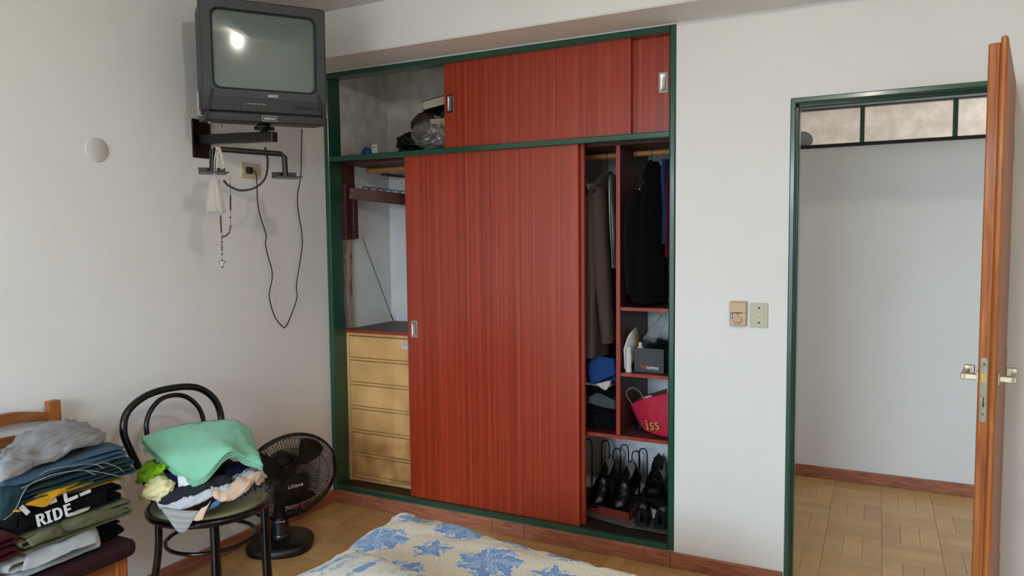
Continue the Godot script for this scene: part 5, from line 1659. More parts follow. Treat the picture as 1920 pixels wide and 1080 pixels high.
	p.transform = o.transform.affine_inverse()
	# ribbed waistband loop
	o = thing("knit_waistband", "speckled knit waistband looped out at the pile's right side", "clothing", Vector3.ZERO, 0, PILE)
	M("speckled", Color(1, 1, 1), 0.95, {"scale": 30.0, "tex": image_from(32, 32, func(x: int, y: int) -> Color: return Color(0.62, 0.62, 0.60) if (x / 3 + y / 5) % 2 == 0 else Color(0.26, 0.27, 0.28))})
	m = MB.new()
	m.tube(curve([Vector3(0.36, 0.771, 1.627), Vector3(0.36, 0.772, 1.59), Vector3(0.35, 0.766, 1.542), Vector3(0.34, 0.744, 1.507), Vector3(0.34, 0.724, 1.504), Vector3(0.35, 0.715, 1.533), Vector3(0.37, 0.741, 1.58)], 6), 0.010, 10, false, -1.0, true, 0.6)
	part(o, "band", m, mat.speckled)
	m = MB.new()
	m.tube(curve([Vector3(0.35, 0.764, 1.612), Vector3(0.34, 0.749, 1.559), Vector3(0.34, 0.735, 1.529)], 5), 0.014, 10)
	part(o, "inside", m, mat.ink)
	# grey sweatpants on top
	o = thing("grey_sweatpants", "heather grey sweatpants draped over the top of the folded pile", "trousers", Vector3.ZERO, 0, PILE)
	m = sheet([[Vector3(0.16, 0.79, 1.765), Vector3(0.12, 0.814, 1.692), Vector3(0.1, 0.823, 1.6), Vector3(0.1, 0.815, 1.516), Vector3(0.1, 0.8, 1.485)], [Vector3(0.25, 0.804, 1.829), Vector3(0.22, 0.802, 1.741), Vector3(0.2, 0.814, 1.642), Vector3(0.2, 0.803, 1.541), Vector3(0.22, 0.77, 1.469)], [Vector3(0.34, 0.809, 1.878), Vector3(0.33, 0.807, 1.803), Vector3(0.32, 0.808, 1.706), Vector3(0.31, 0.802, 1.603), Vector3(0.3, 0.779, 1.513)], [Vector3(0.4, 0.803, 1.91), Vector3(0.41, 0.805, 1.856), Vector3(0.41, 0.802, 1.761), Vector3(0.4, 0.805, 1.669), Vector3(0.36, 0.785, 1.556)], [Vector3(0.43, 0.793, 1.927), Vector3(0.44, 0.79, 1.88), Vector3(0.44, 0.784, 1.788), Vector3(0.42, 0.796, 1.7), Vector3(0.37, 0.776, 1.574)]], 6, 0.014, 0.011, 12.0, 21.0)
	part(o, "leg", m, mat.heather)
	m = sheet([[Vector3(0.425, 0.816, 1.923), Vector3(0.43, 0.812, 1.882), Vector3(0.425, 0.805, 1.837)], [Vector3(0.462, 0.814, 1.943), Vector3(0.468, 0.807, 1.903), Vector3(0.455, 0.802, 1.848)], [Vector3(0.468, 0.795, 1.947), Vector3(0.474, 0.793, 1.916), Vector3(0.46, 0.789, 1.855)], [Vector3(0.472, 0.775, 1.95), Vector3(0.474, 0.777, 1.931), Vector3(0.466, 0.779, 1.883)]], 5, 0.010, 0.004, 16.0, 5.0)
	part(o, "leg", m, mat.heather)

# ------------------------------------------------------------------ bed
func damask() -> ImageTexture:
	var N := 768
	var cream := Color(0.84, 0.80, 0.72)
	var im := Image.create(N, N, false, Image.FORMAT_RGB8)
	im.fill(cream)
	var r := RandomNumberGenerator.new()
	r.seed = 5
	for k in 2600:
		im.fill_rect(Rect2i(r.randi() % N, r.randi() % N, 3 + r.randi() % 4, 2 + r.randi() % 3), Color(0.90, 0.89, 0.86) if k % 3 > 0 else Color(0.74, 0.69, 0.61))
	var blue := Color(0.38, 0.54, 0.75)
	var soft := Color(0.50, 0.64, 0.81)
	var pale := Color(0.77, 0.83, 0.88)
	# one petal or leaf: centre, direction, half length, half width, bend
	var petal := func(cx: float, cy: float, a: float, l: float, w: float, bend: float, fill: Color) -> void:
		var e := int(l + w) + 3
		var ca := cos(a); var sa := sin(a)
		for y in range(-e, e + 1):
			for x in range(-e, e + 1):
				var u := x * ca + y * sa
				if absf(u) > l: continue
				var v := -x * sa + y * ca + bend * u * u / l
				var half := w * sqrt(1.0 - u * u / (l * l)) * (1.0 + 0.22 * sin(u / l * 9.0))
				if absf(v) > half: continue
				var c := fill
				if absf(v) > half - 2.2 or absf(u) > l - 2.0: c = pale
				elif absf(v) < 1.3 and absf(u) < l * 0.7: c = pale
				im.set_pixel(posmod(int(cx) + x, N), posmod(int(cy) + y, N), c)
	for q in [[0.25, 0.25, 0.3], [0.75, 0.75, 1.3]]:
		var cx: float = q[0] * N; var cy: float = q[1] * N
		for k in 7:
			var a: float = q[2] + k * TAU / 7.0
			petal.call(cx + cos(a) * 132, cy + sin(a) * 132, a + 0.9, 60.0, 30.0, 0.35, blue)
			petal.call(cx + cos(a + 0.4) * 165, cy + sin(a + 0.4) * 165, a - 0.9, 44.0, 15.0, -0.5, soft)
		for ringk in [[11, 100.0, 52.0, 26.0], [9, 66.0, 42.0, 22.0], [7, 36.0, 30.0, 17.0]]:
			for k in ringk[0]:
				var a: float = q[2] + ringk[0] * 0.37 + k * TAU / ringk[0]
				petal.call(cx + cos(a) * ringk[1], cy + sin(a) * ringk[1], a, ringk[2], ringk[3], 0.12, blue if k % 2 == 0 else soft)
		petal.call(cx, cy, 0.4, 22.0, 20.0, 0.0, soft)
	for q in [[0.75, 0.25, 0.7], [0.25, 0.75, -0.5]]:
		var cx: float = q[0] * N; var cy: float = q[1] * N
		for k in 5:
			var a: float = q[2] + k * TAU / 5.0
			petal.call(cx + cos(a) * 62, cy + sin(a) * 62, a + 0.25, 66.0, 24.0, 0.4, blue)
			petal.call(cx + cos(a + 0.6) * 92, cy + sin(a + 0.6) * 92, a + 1.5, 34.0, 12.0, -0.5, soft)
		petal.call(cx, cy, 1.2, 34.0, 26.0, 0.1, soft)
	im.generate_mipmaps()
	return ImageTexture.create_from_image(im)

func bed_things() -> void:
	tex.damask = damask()
	M("duvet", Color(1, 1, 1), 0.75, {"tex": tex.damask, "scale": 2.5, "world": true, "normal": tex.weave, "ns": 0.35, "rim": 0.3, "spec": 0.4})
	M("pillow_case", Color(1.0, 1.0, 1.0), 0.8, {"scale": 2.2, "world": true, "tex": image_from(384, 384, func(x: int, y: int) -> Color:
		var u := x / 384.0; var v := y / 384.0
		var q := nz(cos(TAU * u) * 1.1 + 5.0, sin(TAU * u) * 1.1, cos(TAU * v) * 1.3 + sin(TAU * v) * 1.1)
		var f := nz(cos(TAU * u) * 6.0, sin(TAU * u) * 6.0 + 3.0, cos(TAU * v) * 5.0 + sin(TAU * v) * 6.0)
		var t := clampf((q + f * 0.45) * 4.0 - 0.35, 0.0, 1.0)
		return Color(0.84, 0.84, 0.80).lerp(Color(0.42, 0.59, 0.80), t * 0.9))})
	M("mattress", Color(0.70, 0.68, 0.64), 0.85)
	var o := thing("bed", "low bed covered by the blue floral duvet in front of the wardrobe", "bed")
	var m := MB.new()
	m.bev(Vector3(1.36, 0.26, 1.30), Vector3(2.10, 0.455, 3.05), 0.04)
	part(o, "mattress", m, mat.mattress)
	m = MB.new()
	m.bev(Vector3(1.36, 0.12, 1.30), Vector3(2.10, 0.258, 3.05), 0.005)
	part(o, "frame", m, mat.brownboard)
	for p in [[1.38, 1.33], [2.03, 1.33], [1.38, 2.98], [2.03, 2.98]]:
		m = MB.new()
		m.bev(Vector3(p[0], 0.0, p[1]), Vector3(p[0] + 0.05, 0.121, p[1] + 0.05), 0.003)
		part(o, "leg", m, mat.brownboard)
	# duvet: stations across (x) and along (z)
	var xs := [[1.205, 0.20], [1.175, 0.36], [1.180, 0.445], [1.215, 0.490], [1.30, 0.506], [1.55, 0.512], [1.80, 0.512], [2.02, 0.508], [2.15, 0.497], [2.215, 0.455], [2.235, 0.35], [2.225, 0.20]]
	var zs := [[1.060, 0.20], [1.020, 0.36], [1.018, 0.445], [1.048, 0.490], [1.13, 0.506], [1.35, 0.512], [1.60, 0.510], [1.90, 0.512], [2.3, 0.51], [2.7, 0.508], [3.06, 0.506]]
	var rows := []
	for j in zs.size():
		var row := []
		for i in xs.size():
			var x: float = xs[i][0]; var z: float = zs[j][0]
			var y := minf(xs[i][1], zs[j][1])
			# rounded corner at the foot
			if j < 4 and i < 4:
				var k := (4 - j) * (4 - i) / 16.0
				x += 0.085 * k; z += 0.085 * k; y -= 0.03 * k
			if j < 4 and i > 8:
				var k2 := (4 - j) * (i - 7) / 16.0
				x -= 0.06 * k2; z += 0.06 * k2
			z += (x - 1.20) * 0.14 * (1.0 if j < 5 else 0.4)
			x += (z - 1.1) * 0.09 * (1.0 - smoothstep(0.0, 1.0, (x - 1.2) / 0.6)) * (1.0 - smoothstep(1.7, 2.2, z))
			row.append(Vector3(x, y, z))
		rows.append(row)
	m = sheet(rows, 6, 0.012, 0.008, 7.0, 5.0)
	single("duvet", m, mat.duvet, "cream duvet with blue damask flowers spread over the bed", "duvet")
	# pillow
	rows = []
	var low := []
	for j in 25:
		var v := -1.0 + j / 12.0
		var a := PackedVector3Array()
		var b := PackedVector3Array()
		for i in 29:
			var u := -1.0 + i / 14.0
			var h := sqrt(maxf(0.0, 1.0 - pow(absf(u), 3.5))) * sqrt(maxf(0.0, 1.0 - pow(absf(v), 3.5)))
			var x := u * 0.34 * (1.0 - 0.05 * (1.0 - v * v)); var z := v * 0.27 * (1.0 - 0.05 * (1.0 - u * u))
			var wr := 0.008 * nz(u * 3.0, v * 3.0, 4.0)
			var q := Transform3D(Basis(Vector3.UP, -0.20), Vector3(1.645, 0.557, 1.815))
			a.append(q * Vector3(x, h * 0.055 + wr * h, z))
			b.append(q * Vector3(x, -h * 0.028, z))
		rows.append(a)
		low.append(b)
	m = MB.new().smooth(true)
	m.grid(rows, false, false, true)
	m.grid(low, false, false, false)
	single("pillow", m, mat.pillow_case, "white pillow with watery blue blotches on the duvet corner", "pillow")

# ------------------------------------------------------------------ what the wardrobe holds
func book(label: String, t: Transform3D, w: float, h: float, d: float, cover: Material) -> void:
	# lying book: spine away from the viewer, pages towards it
	var o := thing("book", label, "book", Vector3.ZERO, 0, "books on the upper shelf")
	o.transform = t
	var m := MB.new()
	m.bev(Vector3(-w * 0.5, 0, -d * 0.5), Vector3(w * 0.5, 0.003, d * 0.5), 0.0008)
	m.bev(Vector3(-w * 0.5, h - 0.003, -d * 0.5), Vector3(w * 0.5, h, d * 0.5), 0.0008)
	m.bev(Vector3(-w * 0.5, 0.001, -d * 0.5), Vector3(w * 0.5, h - 0.001, -d * 0.5 + 0.003), 0.0008)
	part(o, "cover", m, cover)
	m = MB.new()
	m.bev(Vector3(-w * 0.5 + 0.005, 0.0032, -d * 0.5 + 0.0035), Vector3(w * 0.5 - 0.005, h - 0.0032, d * 0.5 - 0.005), 0.001)
	part(o, "pages", m, mat.pages)

func wardrobe_contents() -> void:
	M("pages", Color(0.76, 0.72, 0.63), 0.9)
	M("cover_dark", Color(0.045, 0.05, 0.065), 0.45)
	M("cover_maroon", Color(0.30, 0.10, 0.07), 0.5)
	M("clear_bag", Color(0.75, 0.72, 0.68), 0.07, {"alpha": 0.16})
	M("black_bag", Color(0.018, 0.020, 0.030), 0.22)
	M("brown_leather", Color(0.23, 0.165, 0.125), 0.55)
	M("blue_pack", Color(0.07, 0.30, 0.58), 0.4)
	M("lilac", Color(0.50, 0.52, 0.64), 0.6)
	# upper compartment
	var S := 1.8955
	book("thick maroon book at the bottom of the upper shelf stack", Transform3D(Basis(Vector3.UP, 0.1), Vector3(0.64, S, -0.33)), 0.24, 0.05, 0.17, mat.cover_maroon)
	book("dark book under the brown leather bag on the upper shelf", Transform3D(Basis(Vector3.UP, -0.1), Vector3(0.64, S + 0.051, -0.33)), 0.24, 0.05, 0.17, mat.cover_dark)
	book("maroon covered book with white page block on the upper shelf", Transform3D(Basis(Vector3.UP, 0.12), Vector3(0.640, S + 0.1025, -0.31)), 0.23, 0.098, 0.18, mat.cover_maroon)
	book("black covered book slanting on top of the upper shelf stack", Transform3D(Basis(Vector3(0, 0, 1), 0.17) * Basis(Vector3.UP, 0.1), Vector3(0.62, S + 0.262, -0.30)), 0.25, 0.05, 0.18, mat.cover_dark)
	var m := MB.new()
	m.bev(Vector3(-0.07, 0, -0.07), Vector3(0.07, 0.040, 0.07), 0.004, Transform3D(Basis.IDENTITY, Vector3(0.66, S + 0.2015, -0.31)))
	single("dark_box", m, mat.cover_dark, "small dark box between the books on the upper shelf", "box")
	m = crumple(Vector3(0.075, 0.055, 0.05), 0.22, 1.6, 2.0)
	var o := single("leather_bag", m, mat.brown_leather, "brown leather bag squeezed against the books on upper shelf", "bag")
	o.position = Vector3(0.455, 2.085, -0.28)
	o.rotation.z = 0.45
	m = crumple(Vector3(0.135, 0.056, 0.065), 0.34, 2.4, 6.0, true, 48)
	o = single("black_bag", m, mat.black_bag, "crumpled glossy black plastic bag on the upper shelf", "plastic bag")
	o.position = Vector3(0.485, 1.968, -0.195)
	m = crumple(Vector3(0.022, 0.018, 0.02), 0.3, 2.6, 8.0, true, 24)
	o = single("bag_knot", m, mat.black_bag, "small knotted black bag behind the clear plastic bag", "plastic bag")
	o.position = Vector3(0.441, 2.06, -0.26)
	m = crumple(Vector3(0.10, 0.060, 0.045), 0.50, 1.5, 9.0, true, 40)
	o = single("clear_bag", m, mat.clear_bag, "crumpled clear plastic bag against the upper sliding door", "plastic bag")
	o.position = Vector3(0.605, 1.985, -0.125)
	o.rotation.z = -0.25
	m = crumple(Vector3(0.028, 0.026, 0.02), 0.3, 2.4, 3.0, true, 24)
	o = single("blue_sachet", m, mat.blue_pack, "crumpled bright blue sachet on the upper shelf", "packet")
	o.position = Vector3(0.175, 1.93, -0.14)
	m = MB.new()
	m.bev(Vector3(-0.0165, 0, -0.012), Vector3(0.0165, 0.075, 0.012), 0.0012, Transform3D(Basis(Vector3.UP, 0.2), Vector3(0.228, S, -0.15)))
	var bx := single("medicine_box", m, mat.white_paper, "small upright white carton with dark bar on upper shelf", "carton")
	m = MB.new()
	m.box(Vector3(-0.0135, 0.059, 0.0118), Vector3(0.010, 0.0615, 0.0125), Transform3D(Basis(Vector3.UP, 0.2), Vector3(0.228, S, -0.15)))
	part(bx, "dark_bar", m, mat.dark_shadow)
	m = MB.new()
	m.prism(PackedVector2Array([Vector2(0, 0), Vector2(0.05, 0), Vector2(0.028, 0.038)]), -0.004, 0.004, Transform3D(Basis.IDENTITY, Vector3(0.105, S, -0.14)))
	single("lilac_packet", m, mat.lilac, "pale lilac folded packet beside the blue sachet", "packet")
	m = sheet([[Vector3(0.25, S + 0.045, -0.25), Vector3(0.30, S + 0.03, -0.26), Vector3(0.40, S + 0.02, -0.26)], [Vector3(0.25, S + 0.02, -0.15), Vector3(0.32, S + 0.025, -0.15), Vector3(0.42, S + 0.012, -0.16)]], 5, 0.003, 0.004, 20.0, 1.0)
	single("tissue", m, mat.white_paper, "rumpled white tissue paper on the upper shelf", "paper")
	m = sheet([[Vector3(0.06, S + 0.012, -0.2), Vector3(0.09, S + 0.016, -0.2), Vector3(0.11, S + 0.012, -0.2)], [Vector3(0.06, S + 0.008, -0.12), Vector3(0.09, S + 0.018, -0.12), Vector3(0.11, S + 0.010, -0.12)]], 4, 0.003, 0.002, 20.0, 1.0)
	single("tissue", m, mat.white_paper, "flat scrap of white paper beside the lilac packet", "paper")
	left_bay()
	hanging_clothes()
	folded_on_shelf()
	shelf_things()
	shoes()

func left_bay() -> void:
	M("burgundy", Color(0.30, 0.11, 0.10), 0.45)
	var o := thing("trouser_rack", "burgundy swing-out trouser rack with black wires inside the wardrobe", "trouser rack")
	var m := MB.new()
	m.bev(Vector3(0.0268, 1.458, -0.19), Vector3(0.050, 1.768, -0.103), 0.002)
	part(o, "mount", m, mat.burgundy)
	m = MB.new()
	m.bev(Vector3(0.050, 1.462, -0.188), Vector3(0.068, 1.745, -0.150), 0.002)
	part(o, "hook_board", m, mat.burgundy)
	for k in 6:
		m = MB.new()
		var y := 1.475 + 0.029 * k
		m.tube(pv([[0.060, y, -0.152], [0.062, y + 0.001, -0.138], [0.066, y + 0.004, -0.128]]), 0.0022, 6)
		m.tube(pv([[0.066, y, -0.17], [0.084, y + 0.001, -0.166]]), 0.0022, 6)
		part(o, "hook", m, mat.black_metal)
	var a := Vector3(0.066, 1.7135, -0.115)
	var b := Vector3(0.40, 1.664, -0.46)
	var d := (b - a).normalized()
	var side := Vector3(d.z, 0, -d.x).normalized()
	var t := Transform3D(Basis(d, side.cross(d).normalized() * -1.0, side), a)
	t.basis.y = Vector3.UP
	t.basis.y = (t.basis.y - d * d.y).normalized()
	t.basis.z = d.cross(t.basis.y)
	m = MB.new()
	m.bev(Vector3(0, -0.032, -0.009), Vector3((b - a).length(), 0.031, 0.009), 0.002, t)
	part(o, "arm", m, mat.burgundy)
	for q in [Vector2(0.014, 0.018), Vector2(0.032, 0.0), Vector2(0.012, -0.018)]:
		for s in [1.0]:
			m = MB.new()
			m.lathe([Vector2(0.0045, 0), Vector2(0.004, 0.002), Vector2(0, 0.0026)], 10, t * Transform3D(Basis(Vector3(1, 0, 0), PI / 2), Vector3(q.x, q.y, 0.009)))
			part(o, "rivet", m, mat.chrome)
	for k in 8:
		m = MB.new()
		var x := 0.075 + 0.042 * k
		m.tube(pv([t * Vector3(x, 0.030, 0.0), t * Vector3(x, 0.046, 0.0), t * Vector3(x + 0.006, 0.048, -0.012), t * Vector3(x + 0.036, 0.046, -0.030), t * Vector3(x + 0.04, 0.046, -0.028), t * Vector3(x + 0.032, 0.044, 0.0), t * Vector3(x + 0.030, 0.030, 0.0)]), 0.0026, 6)
		part(o, "wire_loop", m, mat.black_metal)
	M("grey_stick", Color(0.55, 0.55, 0.54), 0.4, {"metal": 0.5})
	o = thing("walking_stick", "thin grey rod leaning in the wardrobe corner above the drawers", "rod")
	var p0 := Vector3(0.075, 1.47, -0.21)
	var p1 := Vector3(0.040, 0.962, -0.535)
	m = MB.new()
	m.tube(pv([p0, p0.lerp(p1, 0.93)]), 0.0032, 8)
	part(o, "shaft", m, mat.grey_stick)
	m = MB.new()
	m.tube(pv([p0.lerp(p1, 0.925), p1]), 0.0038, 8)
	part(o, "tip", m, mat.black_plastic)

func hanging_clothes() -> void:
	cloth("coat_taupe", Color(0.30, 0.24, 0.22), 0.7, 18.0)
	cloth("jacket_black", Color(0.020, 0.021, 0.026), 0.5)
	cloth("coat_dark", Color(0.025, 0.027, 0.035))
	cloth("blue_jacket", Color(0.13, 0.22, 0.40))
	cloth("red_jacket", Color(0.42, 0.05, 0.09))
	cloth("pale_sleeve", Color(0.45, 0.48, 0.55))
	M("satin", Color(0.42, 0.45, 0.46), 0.25, {"metal": 0.6})
	var H := PI / 2
	# taupe coat with sleeve
	hanger("coat_hanger", "dark wire hanger carrying the taupe coat", Vector3(1.505, 1.848, -0.30), H, mat.black_metal)
	var o := thing("long_coat", "long taupe brown coat hanging beside the wardrobe divider", "coat", Vector3.ZERO, 0, "garments hanging in the wardrobe")
	part(o, "body", hanging([[Vector3(1.505, 1.772, -0.30), 0.05, 0.018], [Vector3(1.500, 1.745, -0.30), 0.09, 0.026], [Vector3(1.485, 1.68, -0.30), 0.175, 0.040], [Vector3(1.472, 1.56, -0.295), 0.195, 0.052], [Vector3(1.468, 1.35, -0.29), 0.185, 0.056], [Vector3(1.465, 1.10, -0.285), 0.185, 0.060], [Vector3(1.462, 0.885, -0.28), 0.190, 0.062]], H, 7, 0.55, 2.0), mat.coat_taupe)
	part(o, "sleeve", hanging([[Vector3(1.500, 1.69, -0.17), 0.045, 0.030], [Vector3(1.515, 1.60, -0.155), 0.058, 0.036], [Vector3(1.522, 1.40, -0.155), 0.055, 0.036], [Vector3(1.535, 1.18, -0.165), 0.052, 0.034], [Vector3(1.548, 1.00, -0.175), 0.050, 0.030], [Vector3(1.550, 0.955, -0.177), 0.048, 0.028]], H, 4, 0.25, 5.0, 28), mat.coat_taupe)
	var m := MB.new()
	m.lathe([Vector2(0.008, 0), Vector2(0.008, 0.003), Vector2(0, 0.0035)], 12, Transform3D(Basis(Vector3(0, 0, 1), -PI / 2) , Vector3(1.579, 0.972, -0.165)))
	part(o, "button", m, mat.black_plastic)
	# shiny garment
	hanger("trouser_hanger", "black plastic hanger in front of the wardrobe divider", Vector3(1.572, 1.848, -0.30), H, mat.black_plastic, 0.16)
	part_of_garment("satin_trousers", "shiny grey satin garment hanging against the wardrobe divider", "garment", hanging([[Vector3(1.578, 1.745, -0.17), 0.05, 0.010], [Vector3(1.582, 1.71, -0.165), 0.065, 0.014], [Vector3(1.588, 1.55, -0.16), 0.062, 0.014], [Vector3(1.590, 1.42, -0.16), 0.050, 0.014], [Vector3(1.588, 1.31, -0.16), 0.030, 0.012]], H, 5, 0.45, 3.0), mat.satin)
	part_of_garment("dark_coat", "very dark coat hanging behind the taupe coat", "coat", hanging([[Vector3(1.345, 1.76, -0.30), 0.06, 0.02], [Vector3(1.338, 1.66, -0.30), 0.18, 0.03], [Vector3(1.335, 1.40, -0.30), 0.19, 0.03], [Vector3(1.333, 0.92, -0.30), 0.19, 0.03]], H, 6, 0.3, 7.0), mat.coat_dark)
	# black jacket
	hanger("jacket_hanger", "pale wire hanger carrying the black hooded jacket", Vector3(1.725, 1.851, -0.30), H, mat.steel)
	o = thing("hooded_jacket", "black hooded jacket hanging above the top wardrobe shelf", "jacket", Vector3.ZERO, 0, "garments hanging in the wardrobe")
	part(o, "body", hanging([[Vector3(1.735, 1.765, -0.30), 0.05, 0.02], [Vector3(1.733, 1.70, -0.30), 0.12, 0.035], [Vector3(1.728, 1.62, -0.295), 0.18, 0.050], [Vector3(1.725, 1.45, -0.29), 0.185, 0.062], [Vector3(1.722, 1.28, -0.285), 0.185, 0.070], [Vector3(1.722, 1.18, -0.285), 0.18, 0.074], [Vector3(1.724, 1.148, -0.285), 0.165, 0.064]], H, 6, 0.22, 4.0), mat.jacket_black)
	m = crumple(Vector3(0.045, 0.075, 0.07), 0.2, 2.0, 5.0)
	var hd := part(o, "hood", m, mat.jacket_black)
	hd.position = Vector3(1.738, 1.735, -0.27)
	part(o, "sleeve", hanging([[Vector3(1.70, 1.67, -0.15), 0.045, 0.030], [Vector3(1.685, 1.55, -0.135), 0.055, 0.036], [Vector3(1.678, 1.38, -0.14), 0.052, 0.034], [Vector3(1.680, 1.22, -0.15), 0.045, 0.030], [Vector3(1.682, 1.19, -0.15), 0.04, 0.026]], H, 4, 0.25, 8.0, 28), mat.jacket_black)
	part_of_garment("blue_jacket", "blue jacket hanging behind the black hooded jacket", "jacket", hanging([[Vector3(1.79, 1.815, -0.31), 0.04, 0.016], [Vector3(1.798, 1.75, -0.31), 0.10, 0.020], [Vector3(1.802, 1.60, -0.33), 0.10, 0.020], [Vector3(1.804, 1.42, -0.33), 0.10, 0.020]], H, 5, 0.3, 1.0), mat.blue_jacket)
	part_of_garment("red_jacket", "crimson red jacket hanging beside the wardrobe's right post", "jacket", hanging([[Vector3(1.836, 1.77, -0.24), 0.04, 0.012], [Vector3(1.836, 1.70, -0.24), 0.08, 0.014], [Vector3(1.838, 1.55, -0.24), 0.10, 0.014], [Vector3(1.838, 1.36, -0.24), 0.10, 0.014]], H, 5, 0.3, 2.5), mat.red_jacket)
	part_of_garment("pale_shirt_hanging", "pale bluish shirt hanging at the wardrobe's right side", "shirt", hanging([[Vector3(1.876, 1.76, -0.34), 0.05, 0.009], [Vector3(1.877, 1.66, -0.34), 0.15, 0.011], [Vector3(1.877, 1.40, -0.34), 0.17, 0.012], [Vector3(1.877, 1.16, -0.34), 0.17, 0.012]], H, 5, 0.3, 4.5), mat.pale_sleeve)

func part_of_garment(called: String, label: String, category: String, m: MB, material: Material) -> void:
	single(called, m, material, label, category, "garments hanging in the wardrobe")

const SHELF_PILE := "folded clothes on the wardrobe shelf"

func folded_on_shelf() -> void:
	cloth("shelf_navy", Color(0.020, 0.024, 0.040))
	cloth("shelf_grey", Color(0.27, 0.28, 0.30))
	cloth("shelf_black", Color(0.016, 0.017, 0.020))
	cloth("shelf_blue", Color(0.12, 0.235, 0.45))
	var rows := [["navy_jumper_folded", "dark navy jumper folded at the bottom of the wardrobe shelf pile", "jumper", 0.5345, 3, 0.036, mat.shelf_navy], ["grey_jumper", "grey jumper folded in the wardrobe shelf pile", "jumper", 0.6455, 2, 0.021, mat.shelf_grey], ["black_trousers", "black trousers folded above the grey jumper", "trousers", 0.6905, 2, 0.022, mat.shelf_black], ["white_folded_shirt", "off-white shirt folded below the blue cloth on wardrobe shelf", "shirt", 0.7375, 1, 0.018, mat.off_white], ["blue_shirt_folded", "blue shirt folded on top of the wardrobe shelf pile", "shirt", 0.7585, 3, 0.030, mat.shelf_blue]]
	for k in rows.size():
		var r: Array = rows[k]
		var o := single(r[0], folded(0.165, 0.36, r[4], r[5] * 0.97, 40.0 + k * 3.0, 0.006, 0.0), r[6], r[1], r[2], SHELF_PILE)
		o.position = Vector3(1.490, r[3] + 0.003, -0.325)
	var m := sheet([[Vector3(1.45, 0.868, -0.15), Vector3(1.508, 0.891, -0.14), Vector3(1.593, 0.886, -0.14)], [Vector3(1.468, 0.823, -0.118), Vector3(1.523, 0.835, -0.112), Vector3(1.605, 0.845, -0.118)], [Vector3(1.486, 0.756, -0.112), Vector3(1.525, 0.775, -0.108), Vector3(1.607, 0.816, -0.114)]], 5, 0.006, 0.005, 18.0, 4.0)
	single("blue_denim_shirt", m, mat.shelf_blue, "blue shirt corner drooping over the front of the shelf pile", "shirt", SHELF_PILE)
	m = sheet([[Vector3(1.51, 0.762, -0.12), Vector3(1.547, 0.775, -0.12), Vector3(1.582, 0.782, -0.125)], [Vector3(1.533, 0.747, -0.114), Vector3(1.56, 0.757, -0.112), Vector3(1.579, 0.768, -0.118)], [Vector3(1.554, 0.736, -0.114), Vector3(1.566, 0.742, -0.112), Vector3(1.577, 0.76, -0.118)]], 5, 0.004, 0.004, 24.0, 2.0)
	single("white_sleeve", m, mat.off_white, "off-white sleeve hanging below the blue shirt corner", "shirt", SHELF_PILE)
	m = sheet([[Vector3(1.473, 0.7, -0.13), Vector3(1.526, 0.716, -0.125), Vector3(1.603, 0.687, -0.125)], [Vector3(1.475, 0.678, -0.112), Vector3(1.54, 0.685, -0.108), Vector3(1.606, 0.659, -0.115)], [Vector3(1.485, 0.668, -0.114), Vector3(1.55, 0.655, -0.11), Vector3(1.606, 0.649, -0.116)]], 5, 0.005, 0.005, 20.0, 6.0)
	single("grey_sleeve", m, mat.shelf_grey, "grey sleeve draped over the dark navy jumper", "jumper", SHELF_PILE)

